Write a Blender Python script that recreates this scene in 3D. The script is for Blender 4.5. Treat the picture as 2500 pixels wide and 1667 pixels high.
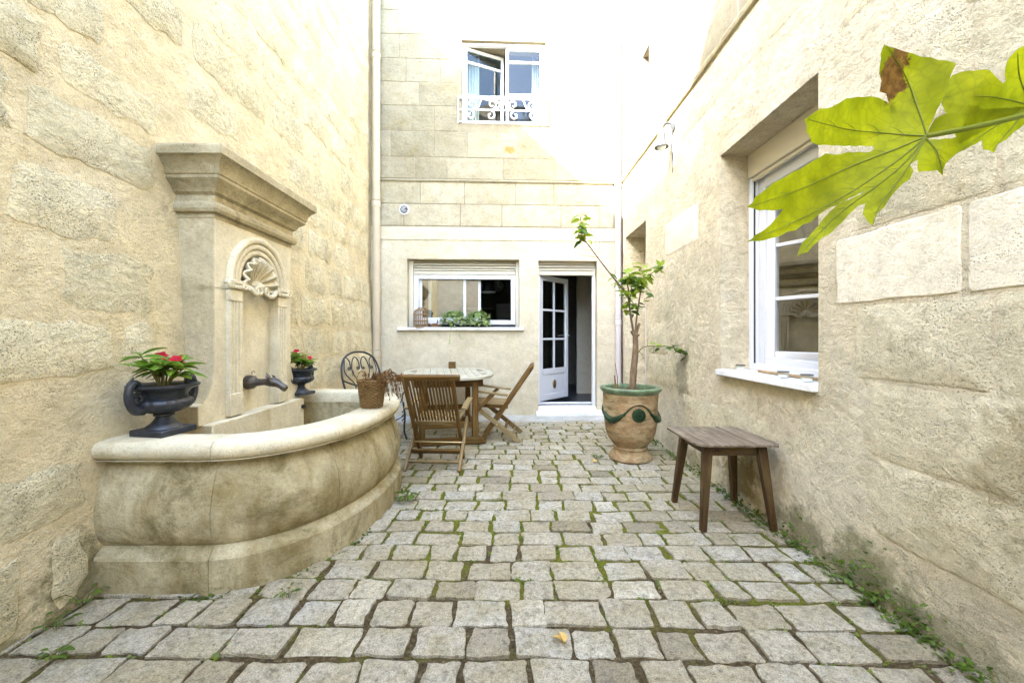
import bpy, bmesh, math, random
from mathutils import Vector, Matrix, noise as mnoise
R = math.radians
PI = math.pi
rnd = random.Random(11)
for o in list(bpy.data.objects): bpy.data.objects.remove(o)
scene = bpy.context.scene
C = scene.collection

# ------------------------------------------------------------------ camera, sky, sun, exposure
CAMH = 1.24
cam = bpy.data.cameras.new('camera')
cam.lens = 14.4; cam.sensor_width = 36
cam.shift_x = 0.002; cam.shift_y = -0.0054
cam.clip_start = 0.02; cam.clip_end = 500
camo = bpy.data.objects.new('camera', cam); C.objects.link(camo)
camo.location = (0, 0, CAMH); camo.rotation_euler = (R(90), 0, 0)
scene.camera = camo

SUN = Vector((1.0, 0.77, -0.92)).normalized()        # the way the light travels
world = bpy.data.worlds.new('World'); scene.world = world; world.use_nodes = True
wn = world.node_tree
sky = wn.nodes.new('ShaderNodeTexSky'); sky.sky_type = 'NISHITA'; sky.sun_disc = False
sky.sun_elevation = math.asin(-SUN.z)
sky.sun_rotation = math.atan2(-SUN.x, -SUN.y)
sky.air_density = 1.0; sky.dust_density = 1.5; sky.ozone_density = 1.0
wn.nodes['Background'].inputs['Strength'].default_value = 0.15
wn.links.new(sky.outputs[0], wn.nodes['Background'].inputs[0])
sl = bpy.data.lights.new('sun', 'SUN'); sl.energy = 2.0; sl.angle = R(0.5); sl.color = (1, 0.96, 0.89)
so = bpy.data.objects.new('sun', sl); C.objects.link(so)
so.rotation_euler = SUN.to_track_quat('-Z', 'Y').to_euler(); so.location = (-6, -5, 12)
vs = scene.view_settings
vs.view_transform = 'Standard'; vs.look = 'None'; vs.exposure = 4.57; vs.gamma = 1.0; vs.use_curve_mapping = False
scene.cycles.max_bounces = 7; scene.cycles.diffuse_bounces = 4; scene.cycles.glossy_bounces = 3; scene.cycles.transparent_max_bounces = 10

def W(px, py, Y):                                     # pixel of the photograph at depth Y
    return Vector(((px - 1245) * Y / 1000.0, Y, CAMH - (py - 820) * Y / 1000.0))

# ------------------------------------------------------------------ materials
class NT:
    def __init__(s, name):
        s.m = bpy.data.materials.new(name); s.m.use_nodes = True
        s.t = s.m.node_tree; s.b = s.t.nodes['Principled BSDF']; s.out = s.t.nodes['Material Output']
    def n(s, kind, **k):
        nd = s.t.nodes.new(kind)
        for a, v in k.items(): setattr(nd, a, v)
        return nd
    def l(s, a, b): s.t.links.new(a, b)
    def inp(s, sock, v):
        if isinstance(v, bpy.types.NodeSocket): s.l(v, sock)
        else: sock.default_value = v
    def pos(s): return s.n('ShaderNodeNewGeometry').outputs['Position']
    def obj(s): return s.n('ShaderNodeTexCoord').outputs['Object']
    def attr(s, name): return s.n('ShaderNodeAttribute', attribute_name=name)
    def mapping(s, v, scale=(1, 1, 1), loc=(0, 0, 0), rot=(0, 0, 0)):
        m = s.n('ShaderNodeMapping'); s.l(v, m.inputs[0])
        m.inputs['Scale'].default_value = scale; m.inputs['Location'].default_value = loc; m.inputs['Rotation'].default_value = rot
        return m.outputs[0]
    def noise(s, v, scale, detail=6, rough=0.6, dist=0.0):
        x = s.n('ShaderNodeTexNoise'); s.l(v, x.inputs['Vector'])
        x.inputs['Scale'].default_value = scale; x.inputs['Detail'].default_value = detail
        x.inputs['Roughness'].default_value = rough; x.inputs['Distortion'].default_value = dist
        return x.outputs['Fac']
    def voro(s, v, scale, feature='F1', rand=1.0):
        x = s.n('ShaderNodeTexVoronoi', feature=feature); s.l(v, x.inputs['Vector'])
        x.inputs['Scale'].default_value = scale; x.inputs['Randomness'].default_value = rand
        return x.outputs['Distance']
    def ramp(s, f, stops):
        x = s.n('ShaderNodeValToRGB'); s.l(f, x.inputs[0]); e = x.color_ramp.elements
        while len(e) > 1: e.remove(e[-1])
        for i, (p, c) in enumerate(stops):
            if i == 0: el = e[0]; el.position = p
            else: el = e.new(p)
            if not isinstance(c, (tuple, list)): c = (c, c, c)
            el.color = (*c, 1)
        return x.outputs[0]
    def rng(s, f, a, b, c=0.0, d=1.0):
        x = s.n('ShaderNodeMapRange'); s.l(f, x.inputs[0])
        for i, v in enumerate((a, b, c, d)): x.inputs[i + 1].default_value = v
        return x.outputs[0]
    def mix(s, f, a, b, mode='MIX'):
        x = s.n('ShaderNodeMix', data_type='RGBA', blend_type=mode)
        for i, v in ((0, f), (6, a), (7, b)):
            if isinstance(v, tuple) and len(v) == 3: v = (*v, 1)
            s.inp(x.inputs[i], v)
        return x.outputs[2]
    def math(s, op, a, b=0.0):
        x = s.n('ShaderNodeMath', operation=op); s.inp(x.inputs[0], a); s.inp(x.inputs[1], b)
        return x.outputs[0]
    def sep(s, v):
        x = s.n('ShaderNodeSeparateXYZ'); s.l(v, x.inputs[0]); return x.outputs
    def bump(s, h, strength=0.5, dist=0.01, normal=None):
        x = s.n('ShaderNodeBump'); s.l(h, x.inputs['Height'])
        x.inputs['Strength'].default_value = strength; x.inputs['Distance'].default_value = dist
        if normal is not None: s.l(normal, x.inputs['Normal'])
        return x.outputs[0]
    def fin(s, col=None, rough=0.85, spec=0.3, nrm=None, metal=0.0):
        if col is not None: s.inp(s.b.inputs['Base Color'], (*col, 1) if isinstance(col, tuple) and len(col) == 3 else col)
        s.inp(s.b.inputs['Roughness'], rough); s.b.inputs['Specular IOR Level'].default_value = spec
        s.b.inputs['Metallic'].default_value = metal
        if nrm is not None: s.l(nrm, s.b.inputs['Normal'])
        return s.m

def stone_mat(name, ca, cb, cs, stain=0.5, pits=0.3, bump=0.5, bscale=30, big=1.3, streak=False, grime=None, bdist=0.012, sstop=(0.52, 0.72), tint=0.0, cav=0.3, blobs=()):
    t = NT(name); p = t.pos()
    base = t.mix(t.rng(t.noise(p, big, 4, 0.6, 0.4), 0.36, 0.64), ca, cb)
    base = t.mix(1.0, base, t.ramp(t.noise(p, 7, 4, 0.65), [(0.3, 0.84), (0.7, 1.10)]), 'MULTIPLY')
    sp = t.mapping(p, (1.7, 1.7, 0.8)) if streak else t.mapping(p, (1, 1, 1), (3.1, 7.7, 1.3))
    sm = t.rng(t.noise(sp, 2.3, 6, 0.68, 0.5), sstop[0], sstop[1], 0, stain)
    base = t.mix(sm, base, cs)
    if grime:
        gm = t.rng(t.noise(t.mapping(p, (1, 1, 1), (9, 2, 4)), grime[1], 7, 0.72, 0.7), grime[2], grime[2] + 0.14, 0, grime[3])
        base = t.mix(gm, base, grime[0])
    for (c0, rad, colr, amt) in blobs:                # single stains where the photograph shows them
        x = t.n('ShaderNodeVectorMath', operation='SUBTRACT'); t.l(p, x.inputs[0]); x.inputs[1].default_value = c0
        ln = t.n('ShaderNodeVectorMath', operation='LENGTH'); t.l(t.mapping(x.outputs[0], tuple(1 / r_ for r_ in rad)), ln.inputs[0])
        d = t.math('ADD', ln.outputs['Value'], t.rng(t.noise(p, 7, 6, 0.72), .3, .7, -.55, .55))
        base = t.mix(t.rng(d, .45, 1.0, amt, 0), base, colr)
    w = t.n('ShaderNodeVectorMath', operation='ADD'); t.l(p, w.inputs[0])
    wn_ = t.n('ShaderNodeTexNoise'); t.l(p, wn_.inputs['Vector']); wn_.inputs['Scale'].default_value = 30; wn_.inputs['Detail'].default_value = 2
    ws = t.n('ShaderNodeVectorMath', operation='SCALE'); t.l(wn_.outputs['Color'], ws.inputs[0]); ws.inputs['Scale'].default_value = 0.014; t.l(ws.outputs[0], w.inputs[1])
    v = t.voro(w.outputs[0], 100); pm = t.math('MULTIPLY', t.rng(v, 0.12, 0.34, 1, 0), t.rng(t.noise(p, 5.5, 3), 0.44, 0.60, 0, pits))
    base = t.mix(t.math('MULTIPLY', pm, 0.8), base, tuple(x * 0.36 for x in cs))
    pe = t.mapping(p, (1, 1, 1.25)); h0 = t.noise(pe, bscale, 6, 0.72, 0.0)
    base = t.mix(cav, base, t.mix(1.0, base, t.ramp(h0, [(0.30, (0.45, 0.40, 0.28)), (0.44, (0.93, 0.91, 0.86)), (0.62, (1.12, 1.12, 1.10))]), 'MULTIPLY'))  # dirt in the hollows, plus small chip shadows put into the colour
    grain = t.noise(p, bscale * 6, 2, 0.7)
    base = t.mix(1.0, base, t.ramp(grain, [(0.3, 0.86), (0.7, 1.09)]), 'MULTIPLY')
    if tint:
        a = t.attr('tint').outputs['Fac']
        base = t.mix(1.0, base, t.ramp(a, [(0.0, (1 - tint, 1 - tint, 1 - tint * 1.3)), (1.0, (1 + tint * .5, 1 + tint * .5, 1 + tint * .4))]), 'MULTIPLY')
    h = t.math('ADD', h0, t.math('MULTIPLY', grain, 0.2))
    h = t.math('ADD', h, t.math('MULTIPLY', t.noise(p, bscale * .28, 2), 1.1))
    h = t.math('SUBTRACT', h, t.math('MULTIPLY', pm, 0.6))
    return t.fin(base, 0.92, 0.15, t.bump(h, bump, bdist))

def wood_mat(name, c1, c2, c3, wear=0.4, rough=0.6, wearcol=(0.55, 0.5, 0.4)):
    t = NT(name); g = t.attr('grain').outputs['Vector']
    f = t.noise(t.mapping(g, (2.2, 60, 60)), 1.0, 6, 0.65, 0.6)
    f2 = t.noise(t.mapping(g, (5, 130, 130)), 1.0, 3, 0.6)
    col = t.ramp(f, [(0.25, c1), (0.5, c2), (0.75, c3)])
    p = t.pos()
    w = t.rng(t.noise(t.mapping(g, (3, 9, 9)), 1.0, 7, 0.7), 0.48, 0.68, 0, wear)
    col = t.mix(w, col, wearcol)
    col = t.mix(1.0, col, t.ramp(f2, [(0.3, 0.72), (0.6, 1.08)]), 'MULTIPLY')
    return t.fin(col, rough, 0.25, t.bump(t.math('ADD', f, f2), 0.5, 0.002))

def plain(name, c, rough=0.5, spec=0.4, metal=0.0, var=0.12, scale=14, bump=0.0, bscale=60):
    t = NT(name); p = t.obj()
    col = t.mix(1.0, tuple(c), t.ramp(t.noise(p, scale, 6, 0.65), [(0.3, 1 - var), (0.7, 1 + var * 0.5)]), 'MULTIPLY')
    nr = t.bump(t.noise(p, bscale, 5), bump, 0.004) if bump else None
    return t.fin(col, rough, spec, nr, metal)

def leaf_mat(name, c1, c2, vein, trans=0.45, spot=None):
    t = NT(name); g = t.attr('grain').outputs['Vector']; s = t.sep(g)
    p = t.pos()
    col = t.mix(t.rng(t.noise(p, 18, 4), 0.35, 0.65), c1, c2)
    mid = t.rng(t.math('ABSOLUTE', s[1]), 0.0, 0.22, 1, 0)
    col = t.mix(t.math('MULTIPLY', mid, 0.75), col, vein)
    if spot:
        ve = t.voro(p, 55, 'DISTANCE_TO_EDGE'); col = t.mix(t.rng(ve, 0.02, 0.10, 0.35, 0), col, vein)
        col = t.mix(1.0, col, t.ramp(t.noise(p, 9, 3), [(0.35, 0.72), (0.65, 1.15)]), 'MULTIPLY')
        col = spot(t, col, p)
    t.fin(col, 0.55 if spot else 0.45, 0.12 if spot else 0.3, t.bump(t.noise(p, 70, 4), 0.25, 0.003))
    tr = t.n('ShaderNodeBsdfTranslucent'); t.inp(tr.inputs[0], col)
    mx = t.n('ShaderNodeMixShader'); mx.inputs[0].default_value = trans
    t.l(t.b.outputs[0], mx.inputs[1]); t.l(tr.outputs[0], mx.inputs[2]); t.l(mx.outputs[0], t.out.inputs[0])
    return t.m

def glass_mat(name, ior=1.7, tint=(0.85, 0.9, 0.88)):
    t = NT(name); t.t.nodes.remove(t.b)
    tr = t.n('ShaderNodeBsdfTransparent'); tr.inputs[0].default_value = (*tint, 1)
    gl = t.n('ShaderNodeBsdfGlossy'); gl.inputs['Roughness'].default_value = 0.0
    fr = t.n('ShaderNodeFresnel'); fr.inputs[0].default_value = ior
    fac = t.math('MULTIPLY', fr.outputs[0], t.math('SUBTRACT', 1.0, t.n('ShaderNodeNewGeometry').outputs['Backfacing']))
    mx = t.n('ShaderNodeMixShader'); t.l(fac, mx.inputs[0]); t.l(tr.outputs[0], mx.inputs[1]); t.l(gl.outputs[0], mx.inputs[2])
    t.l(mx.outputs[0], t.out.inputs[0])
    return t.m

M = {}
M['lplaster'] = stone_mat('render_left_wall', (0.667, 0.552, 0.334), (0.747, 0.640, 0.405), (0.566, 0.443, 0.214), 0.4, 0.35, 0.9, 24, 1.3, grime=((0.46, 0.40, 0.25), 1.4, 0.60, 0.5), bdist=0.03, cav=0.35, blobs=(((-2.0, 1.9, .12), (.3, .22, .22), (.16, .14, .06), .8), ((-2.0, 1.45, .02), (.3, .4, .12), (.20, .17, .07), .7)))
M['lstone'] = stone_mat('rough_limestone_left', (0.80, 0.715, 0.49), (0.77, 0.675, 0.43), (0.62, 0.49, 0.22), 0.4, 0.75, 1.0, 20, 2.2, bdist=0.045, tint=0.07, cav=0.5)
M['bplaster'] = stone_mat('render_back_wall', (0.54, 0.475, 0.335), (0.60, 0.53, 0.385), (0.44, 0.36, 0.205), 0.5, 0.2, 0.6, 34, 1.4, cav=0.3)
M['bstone'] = stone_mat('ashlar_back_wall', (0.305, 0.266, 0.182), (0.34, 0.30, 0.21), (0.28, 0.217, 0.10), 0.5, 0.5, 0.7, 26, 1.6, tint=0.14, cav=0.4, bdist=0.02, blobs=(((0, 6.29, 4.09), (.16, .2, .07), (.30, .17, .03), .8), ((-1.75, 6.2, 3.35), (.14, .2, .12), (.28, .19, .05), .6)))  # upper courses darkened in colour to offset the stronger light up there
M['blower'] = stone_mat('ashlar_above_door', (0.40, 0.35, 0.243), (0.44, 0.39, 0.278), (0.35, 0.27, 0.13), 0.5, 0.5, 0.7, 26, 1.6, tint=0.12, cav=0.4, bdist=0.02)  # same ashlar toned lighter, easing the step to the darkened upper courses
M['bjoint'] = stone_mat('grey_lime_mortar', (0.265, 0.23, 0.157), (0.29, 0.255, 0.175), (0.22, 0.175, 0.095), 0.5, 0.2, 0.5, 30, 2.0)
M['rupper'] = stone_mat('upper_render_right', (0.36, 0.315, 0.23), (0.40, 0.36, 0.27), (0.3, 0.24, 0.13), 0.4, 0.3, 0.8, 24, 1.5, bdist=0.03)  # same render, darkened in colour above the string course to weaken sunlit bounce
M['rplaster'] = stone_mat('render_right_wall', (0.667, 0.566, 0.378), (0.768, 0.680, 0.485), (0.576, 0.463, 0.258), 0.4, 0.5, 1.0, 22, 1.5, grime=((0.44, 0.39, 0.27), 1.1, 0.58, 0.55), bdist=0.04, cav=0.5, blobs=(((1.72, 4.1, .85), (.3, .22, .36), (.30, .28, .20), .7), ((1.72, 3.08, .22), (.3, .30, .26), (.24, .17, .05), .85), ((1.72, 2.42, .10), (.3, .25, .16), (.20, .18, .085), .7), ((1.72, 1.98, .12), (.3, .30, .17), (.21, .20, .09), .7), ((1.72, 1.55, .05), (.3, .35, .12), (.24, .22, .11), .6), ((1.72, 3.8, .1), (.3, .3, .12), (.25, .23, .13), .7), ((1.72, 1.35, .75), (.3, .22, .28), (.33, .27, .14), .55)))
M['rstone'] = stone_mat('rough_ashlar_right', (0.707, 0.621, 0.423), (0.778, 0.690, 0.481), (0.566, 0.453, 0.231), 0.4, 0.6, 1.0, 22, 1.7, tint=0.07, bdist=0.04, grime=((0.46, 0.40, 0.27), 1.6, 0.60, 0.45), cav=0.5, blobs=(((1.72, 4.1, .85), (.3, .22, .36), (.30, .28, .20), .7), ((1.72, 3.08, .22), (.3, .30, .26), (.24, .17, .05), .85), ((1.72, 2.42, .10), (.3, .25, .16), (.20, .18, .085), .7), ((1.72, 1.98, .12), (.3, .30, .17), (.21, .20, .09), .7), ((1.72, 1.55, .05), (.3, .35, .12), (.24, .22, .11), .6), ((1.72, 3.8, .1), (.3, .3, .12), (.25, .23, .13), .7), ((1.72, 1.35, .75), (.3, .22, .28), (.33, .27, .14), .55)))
M['rsmooth'] = stone_mat('clean_ashlar_right', (0.68, 0.61, 0.46), (0.73, 0.66, 0.51), (0.56, 0.47, 0.30), 0.4, 0.6, 0.8, 30, 2.2, cav=0.4)
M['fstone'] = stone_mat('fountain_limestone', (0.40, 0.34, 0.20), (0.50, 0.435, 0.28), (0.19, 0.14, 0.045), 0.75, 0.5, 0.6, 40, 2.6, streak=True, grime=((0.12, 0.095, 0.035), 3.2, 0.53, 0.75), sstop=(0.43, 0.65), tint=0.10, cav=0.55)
M['fside'] = stone_mat('mottled_shaded_side_block', (0.40, 0.335, 0.20), (0.48, 0.41, 0.265), (0.24, 0.18, 0.07), 0.7, 0.6, 0.5, 40, 2.4, grime=((0.17, 0.135, 0.06), 3.4, 0.54, 0.7), cav=0.45)  # ochre-stained side stone, with the panel side's shade put into its darker colour
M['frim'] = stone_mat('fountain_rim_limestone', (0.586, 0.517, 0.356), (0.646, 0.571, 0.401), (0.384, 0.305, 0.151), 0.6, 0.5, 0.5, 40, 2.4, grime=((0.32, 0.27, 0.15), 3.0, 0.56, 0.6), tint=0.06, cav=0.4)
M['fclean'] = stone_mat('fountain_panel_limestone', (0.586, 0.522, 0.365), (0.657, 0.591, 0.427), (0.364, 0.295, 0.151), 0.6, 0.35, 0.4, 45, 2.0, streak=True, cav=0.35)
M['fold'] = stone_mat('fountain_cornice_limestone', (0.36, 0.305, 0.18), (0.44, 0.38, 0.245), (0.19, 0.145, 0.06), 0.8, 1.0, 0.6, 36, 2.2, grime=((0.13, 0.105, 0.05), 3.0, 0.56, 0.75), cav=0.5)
M['sill'] = stone_mat('white_sill_stone', (0.78, 0.77, 0.74), (0.74, 0.73, 0.70), (0.50, 0.48, 0.43), 0.3, 0.2, 0.15, 50, 3.0, cav=0.15)
M['rear'] = stone_mat('render_rear_wall', (0.66, 0.61, 0.50), (0.70, 0.65, 0.54), (0.55, 0.46, 0.3), 0.3, 0.1, 0.3, 30, 1.0)

def sett_mat():
    t = NT('granite_sett'); p = t.pos(); a = t.attr('tint').outputs['Fac']
    col = t.ramp(a, [(0.0, (0.29, 0.245, 0.17)), (0.25, (0.43, 0.375, 0.275)), (0.55, (0.51, 0.455, 0.345)), (0.8, (0.50, 0.465, 0.39)), (1.0, (0.61, 0.555, 0.43))])
    col = t.mix(t.rng(t.noise(p, 5, 7, 0.7), 0.42, 0.66, 0, 0.8), col, (0.38, 0.32, 0.19))
    col = t.mix(t.rng(t.noise(t.mapping(p, (1, 1, 1), (4, 4, 4)), 13, 8, 0.75), 0.50, 0.68, 0, 0.75), col, (0.20, 0.185, 0.125))
    col = t.mix(t.rng(t.noise(t.mapping(p, (1, 1, 1), (7, 1, 2)), 1.1, 5, 0.65), 0.46, 0.62, 0, 0.45), col, (0.36, 0.30, 0.16))
    sp = t.noise(p, 190, 2, 0.6)
    col = t.mix(1.0, col, t.ramp(sp, [(0.3, 0.60), (0.5, 1.0), (0.68, 1.25)]), 'MULTIPLY')
    n2 = t.noise(p, 45, 6, 0.75)
    col = t.mix(1.0, col, t.ramp(n2, [(0.32, (0.52, 0.49, 0.42)), (0.47, (0.95, 0.93, 0.88)), (0.64, (1.18, 1.16, 1.10))]), 'MULTIPLY')
    h = t.math('ADD', n2, t.math('MULTIPLY', sp, 0.3))
    h = t.math('ADD', h, t.math('MULTIPLY', t.noise(p, 14, 4), 0.8))
    return t.fin(col, 0.85, 0.25, t.bump(h, 1.0, 0.022))
M['sett'] = sett_mat()
def bed_mat():
    t = NT('mossy_joint_soil'); p = t.pos(); s = t.sep(p)
    soil = t.ramp(t.noise(p, 60, 6, 0.7), [(0.3, (0.03, 0.02, 0.010)), (0.55, (0.12, 0.085, 0.04)), (0.75, (0.30, 0.24, 0.15))])
    moss = t.ramp(t.noise(p, 80, 5), [(0.3, (0.06, 0.075, 0.008)), (0.7, (0.22, 0.21, 0.025))])
    f = t.math('ADD', t.noise(p, 2.4, 6, 0.7), t.rng(s[1], 1.3, 3.2, -0.12, 0.17))
    col = t.mix(t.rng(f, 0.46, 0.58), soil, moss)
    return t.fin(col, 0.95, 0.1, t.bump(t.noise(p, 90, 6, 0.75), 1.0, 0.02))
M['bed'] = bed_mat()
M['cement'] = stone_mat('grey_cement', (0.42, 0.41, 0.36), (0.48, 0.46, 0.40), (0.24, 0.23, 0.15), 0.6, 0.4, 0.6, 40, 2.0)
M['white'] = plain('white_pvc', (0.60, 0.605, 0.615), 0.35, 0.5, var=0.03)
M['cream'] = plain('cream_shutter_pvc', (0.57, 0.515, 0.39), 0.45, 0.4, var=0.04)
M['dark'] = plain('dark_gasket', (0.03, 0.03, 0.03), 0.6)
M['glass'] = glass_mat('window_glass', 3.0)
M['glassk'] = glass_mat('coated_kitchen_glass', 4.6)
M['glassu'] = glass_mat('upstairs_glass', 1.55)
M['glassd'] = glass_mat('door_glass', 1.5, (0.6, 0.62, 0.6))
M['jarglass'] = glass_mat('jar_glass', 1.4, (0.93, 0.95, 0.94))
M['pipe_beige'] = plain('beige_downpipe_paint', (0.46, 0.385, 0.265), 0.5, 0.3, var=0.10, scale=5)
M['pipe_white'] = plain('pinkish_white_downpipe_paint', (0.50, 0.445, 0.415), 0.5, 0.3, var=0.06, scale=5)
M['cable'] = plain('black_cable', (0.04, 0.03, 0.03), 0.6)
M['iron'] = plain('black_cast_iron', (0.030, 0.034, 0.042), 0.38, 0.5, 0.2, var=0.5, scale=30, bump=0.4)
M['wrought'] = plain('wrought_iron', (0.035, 0.035, 0.035), 0.5, 0.5, 0.3, var=0.4, scale=30)
M['bronze'] = plain('dull_bronze', (0.0880, 0.0760, 0.0624), 0.42, 0.5, 0.55, var=0.4, scale=25, bump=0.4)
M['teak'] = wood_mat('weathered_teak', (0.042, 0.018, 0.003), (0.115, 0.055, 0.009), (0.20, 0.11, 0.026), 0.30, wearcol=(0.26, 0.185, 0.065))
M['teakpale'] = wood_mat('sun_bleached_teak', (0.11, 0.065, 0.018), (0.22, 0.145, 0.052), (0.33, 0.245, 0.115), 0.5, wearcol=(0.36, 0.29, 0.165))
M['teakgrey'] = wood_mat('pale_tabletop_teak', (0.33, 0.29, 0.19), (0.44, 0.40, 0.29), (0.52, 0.49, 0.38), 0.7, 0.35, wearcol=(0.50, 0.53, 0.46))
M['oldwood'] = wood_mat('cracked_grey_plank', (0.045, 0.028, 0.014), (0.135, 0.098, 0.060), (0.27, 0.215, 0.145), 0.55, 0.9, wearcol=(0.36, 0.30, 0.20))
M['oak'] = wood_mat('dark_stained_oak', (0.0245, 0.0112, 0.0035), (0.0560, 0.0280, 0.0091), (0.0980, 0.0560, 0.0196), 0.35, 0.5, wearcol=(0.1820, 0.1330, 0.0490))
M['bark'] = None
def bark():
    t = NT('bark'); p = t.pos()
    f = t.noise(t.mapping(p, (40, 40, 9)), 1.0, 7, 0.7)
    col = t.ramp(f, [(0.3, (0.07, 0.045, 0.025)), (0.55, (0.19, 0.125, 0.07)), (0.75, (0.30, 0.22, 0.14))])
    return t.fin(col, 0.9, 0.15, t.bump(f, 0.8, 0.006))
M['bark'] = bark()
M['twig'] = plain('green_brown_twig', (0.16, 0.15, 0.05), 0.7, 0.2, var=0.3)
M['drytwig'] = plain('dry_brown_twig', (0.20, 0.11, 0.05), 0.8, 0.2, var=0.4, scale=40)
def terracotta():
    t = NT('aged_terracotta'); p = t.obj(); s = t.sep(p)
    col = t.ramp(t.noise(t.mapping(p, (3, 3, 9)), 1.5, 7, 0.7), [(0.3, (0.18, 0.105, 0.045)), (0.5, (0.30, 0.19, 0.088)), (0.7, (0.42, 0.305, 0.175))])
    col = t.mix(t.rng(t.noise(p, 6, 8, 0.75, 0.6), 0.46, 0.66, 0, 0.8), col, (0.42, 0.34, 0.18))
    col = t.mix(t.rng(t.noise(t.mapping(p, (4, 4, 14)), 1.6, 8, 0.75), 0.50, 0.66, 0, 0.85), col, (0.12, 0.08, 0.03))
    h = t.math('ADD', t.noise(t.mapping(p, (2, 2, 60)), 1.0, 4), t.noise(p, 50, 6))
    return t.fin(col, 0.8, 0.25, t.bump(h, 0.4, 0.006))
M['terra'] = terracotta()
def glaze():
    t = NT('worn_green_glaze'); p = t.obj()
    col = t.ramp(t.noise(p, 16, 7, 0.75), [(0.32, (0.003, 0.014, 0.005)), (0.52, (0.008, 0.032, 0.010)), (0.66, (0.03, 0.06, 0.02)), (0.80, (0.22, 0.17, 0.07))])
    return t.fin(col, 0.35, 0.5, t.bump(t.noise(p, 90, 4), 0.4, 0.004))
M['glaze'] = glaze()
M['rimglaze'] = plain('pale_green_rim_glaze', (0.13, 0.185, 0.095), 0.35, 0.5, var=0.6, scale=16, bump=0.2)
M['soil'] = plain('potting_soil', (0.09, 0.06, 0.03), 0.95, 0.1, var=0.6, scale=60, bump=1.0)
M['wicker'] = plain('brown_wicker', (0.1890, 0.1085, 0.0315), 0.6, 0.35, var=0.5, scale=60)
M['rattan'] = plain('pale_rattan', (0.3150, 0.2100, 0.1050), 0.6, 0.3, var=0.35, scale=50)
M['dry'] = plain('dried_plant', (0.15, 0.075, 0.026), 0.9, 0.1, var=0.6, scale=60)
M['lemon'] = leaf_mat('lemon_leaf', (0.20, 0.31, 0.02), (0.30, 0.40, 0.03), (0.34, 0.42, 0.07), 0.45)
M['lemond'] = leaf_mat('dark_lemon_leaf', (0.045, 0.10, 0.018), (0.07, 0.15, 0.022), (0.16, 0.24, 0.05), 0.35)
M['impat'] = leaf_mat('variegated_leaf', (0.10, 0.22, 0.02), (0.1440, 0.2520, 0.0270), (0.5400, 0.5040, 0.0720), 0.4)
M['weed'] = leaf_mat('weed_leaf', (0.055, 0.095, 0.012), (0.13, 0.20, 0.022), (0.14, 0.20, 0.03), 0.4)
M['moss'] = leaf_mat('moss', (0.10, 0.14, 0.02), (0.20, 0.24, 0.03), (0.2, 0.24, 0.04), 0.4)
M['ivy'] = leaf_mat('variegated_ivy', (0.14, 0.24, 0.045), (0.42, 0.50, 0.20), (0.30, 0.40, 0.12), 0.35)
M['petal'] = leaf_mat('red_petal', (0.36, 0.003, 0.012), (0.50, 0.006, 0.03), (0.55, 0.01, 0.05), 0.3)
M['autumn'] = leaf_mat('dry_yellow_leaf', (0.50, 0.30, 0.07), (0.62, 0.42, 0.13), (0.62, 0.45, 0.2), 0.25)
M['roofing'] = plain('clay_roof_tile', (0.33, 0.17, 0.10), 0.85, 0.2, var=0.4, scale=6, bump=0.4)
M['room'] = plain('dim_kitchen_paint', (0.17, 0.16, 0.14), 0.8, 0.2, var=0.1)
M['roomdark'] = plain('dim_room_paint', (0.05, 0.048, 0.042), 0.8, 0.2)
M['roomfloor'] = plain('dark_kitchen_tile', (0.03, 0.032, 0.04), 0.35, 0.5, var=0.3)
M['partition'] = plain('beige_partition_paint', (0.40, 0.36, 0.28), 0.85, 0.2, var=0.1)
M['upper'] = plain('upstairs_room_paint', (0.60, 0.58, 0.54), 0.9, 0.2, var=0.05)
M['black'] = plain('black_enamel', (0.015, 0.015, 0.015), 0.3, 0.5)
M['greycab'] = plain('grey_cupboard', (0.28, 0.28, 0.26), 0.5, 0.4)
M['fabric'] = leaf_mat('sheer_white_curtain', (0.80, 0.80, 0.78), (0.84, 0.84, 0.82), (0.82, 0.82, 0.80), 0.4)
M['brass'] = plain('brass', (0.60, 0.46, 0.22), 0.3, 0.5, 0.9, var=0.1)
M['lampwhite'] = plain('white_enamel', (0.80, 0.80, 0.80), 0.35, 0.5, var=0.05)
M['lampgrey'] = plain('galvanised_lamp', (0.060, 0.062, 0.066), 0.5, 0.4, 0.0, var=0.2)
M['wax'] = plain('white_wax', (0.78, 0.76, 0.70), 0.6, 0.4, var=0.05)
M['lidmetal'] = plain('grey_wick_cap', (0.10, 0.09, 0.08), 0.7, 0.3, 0.2, var=0.3)

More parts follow.
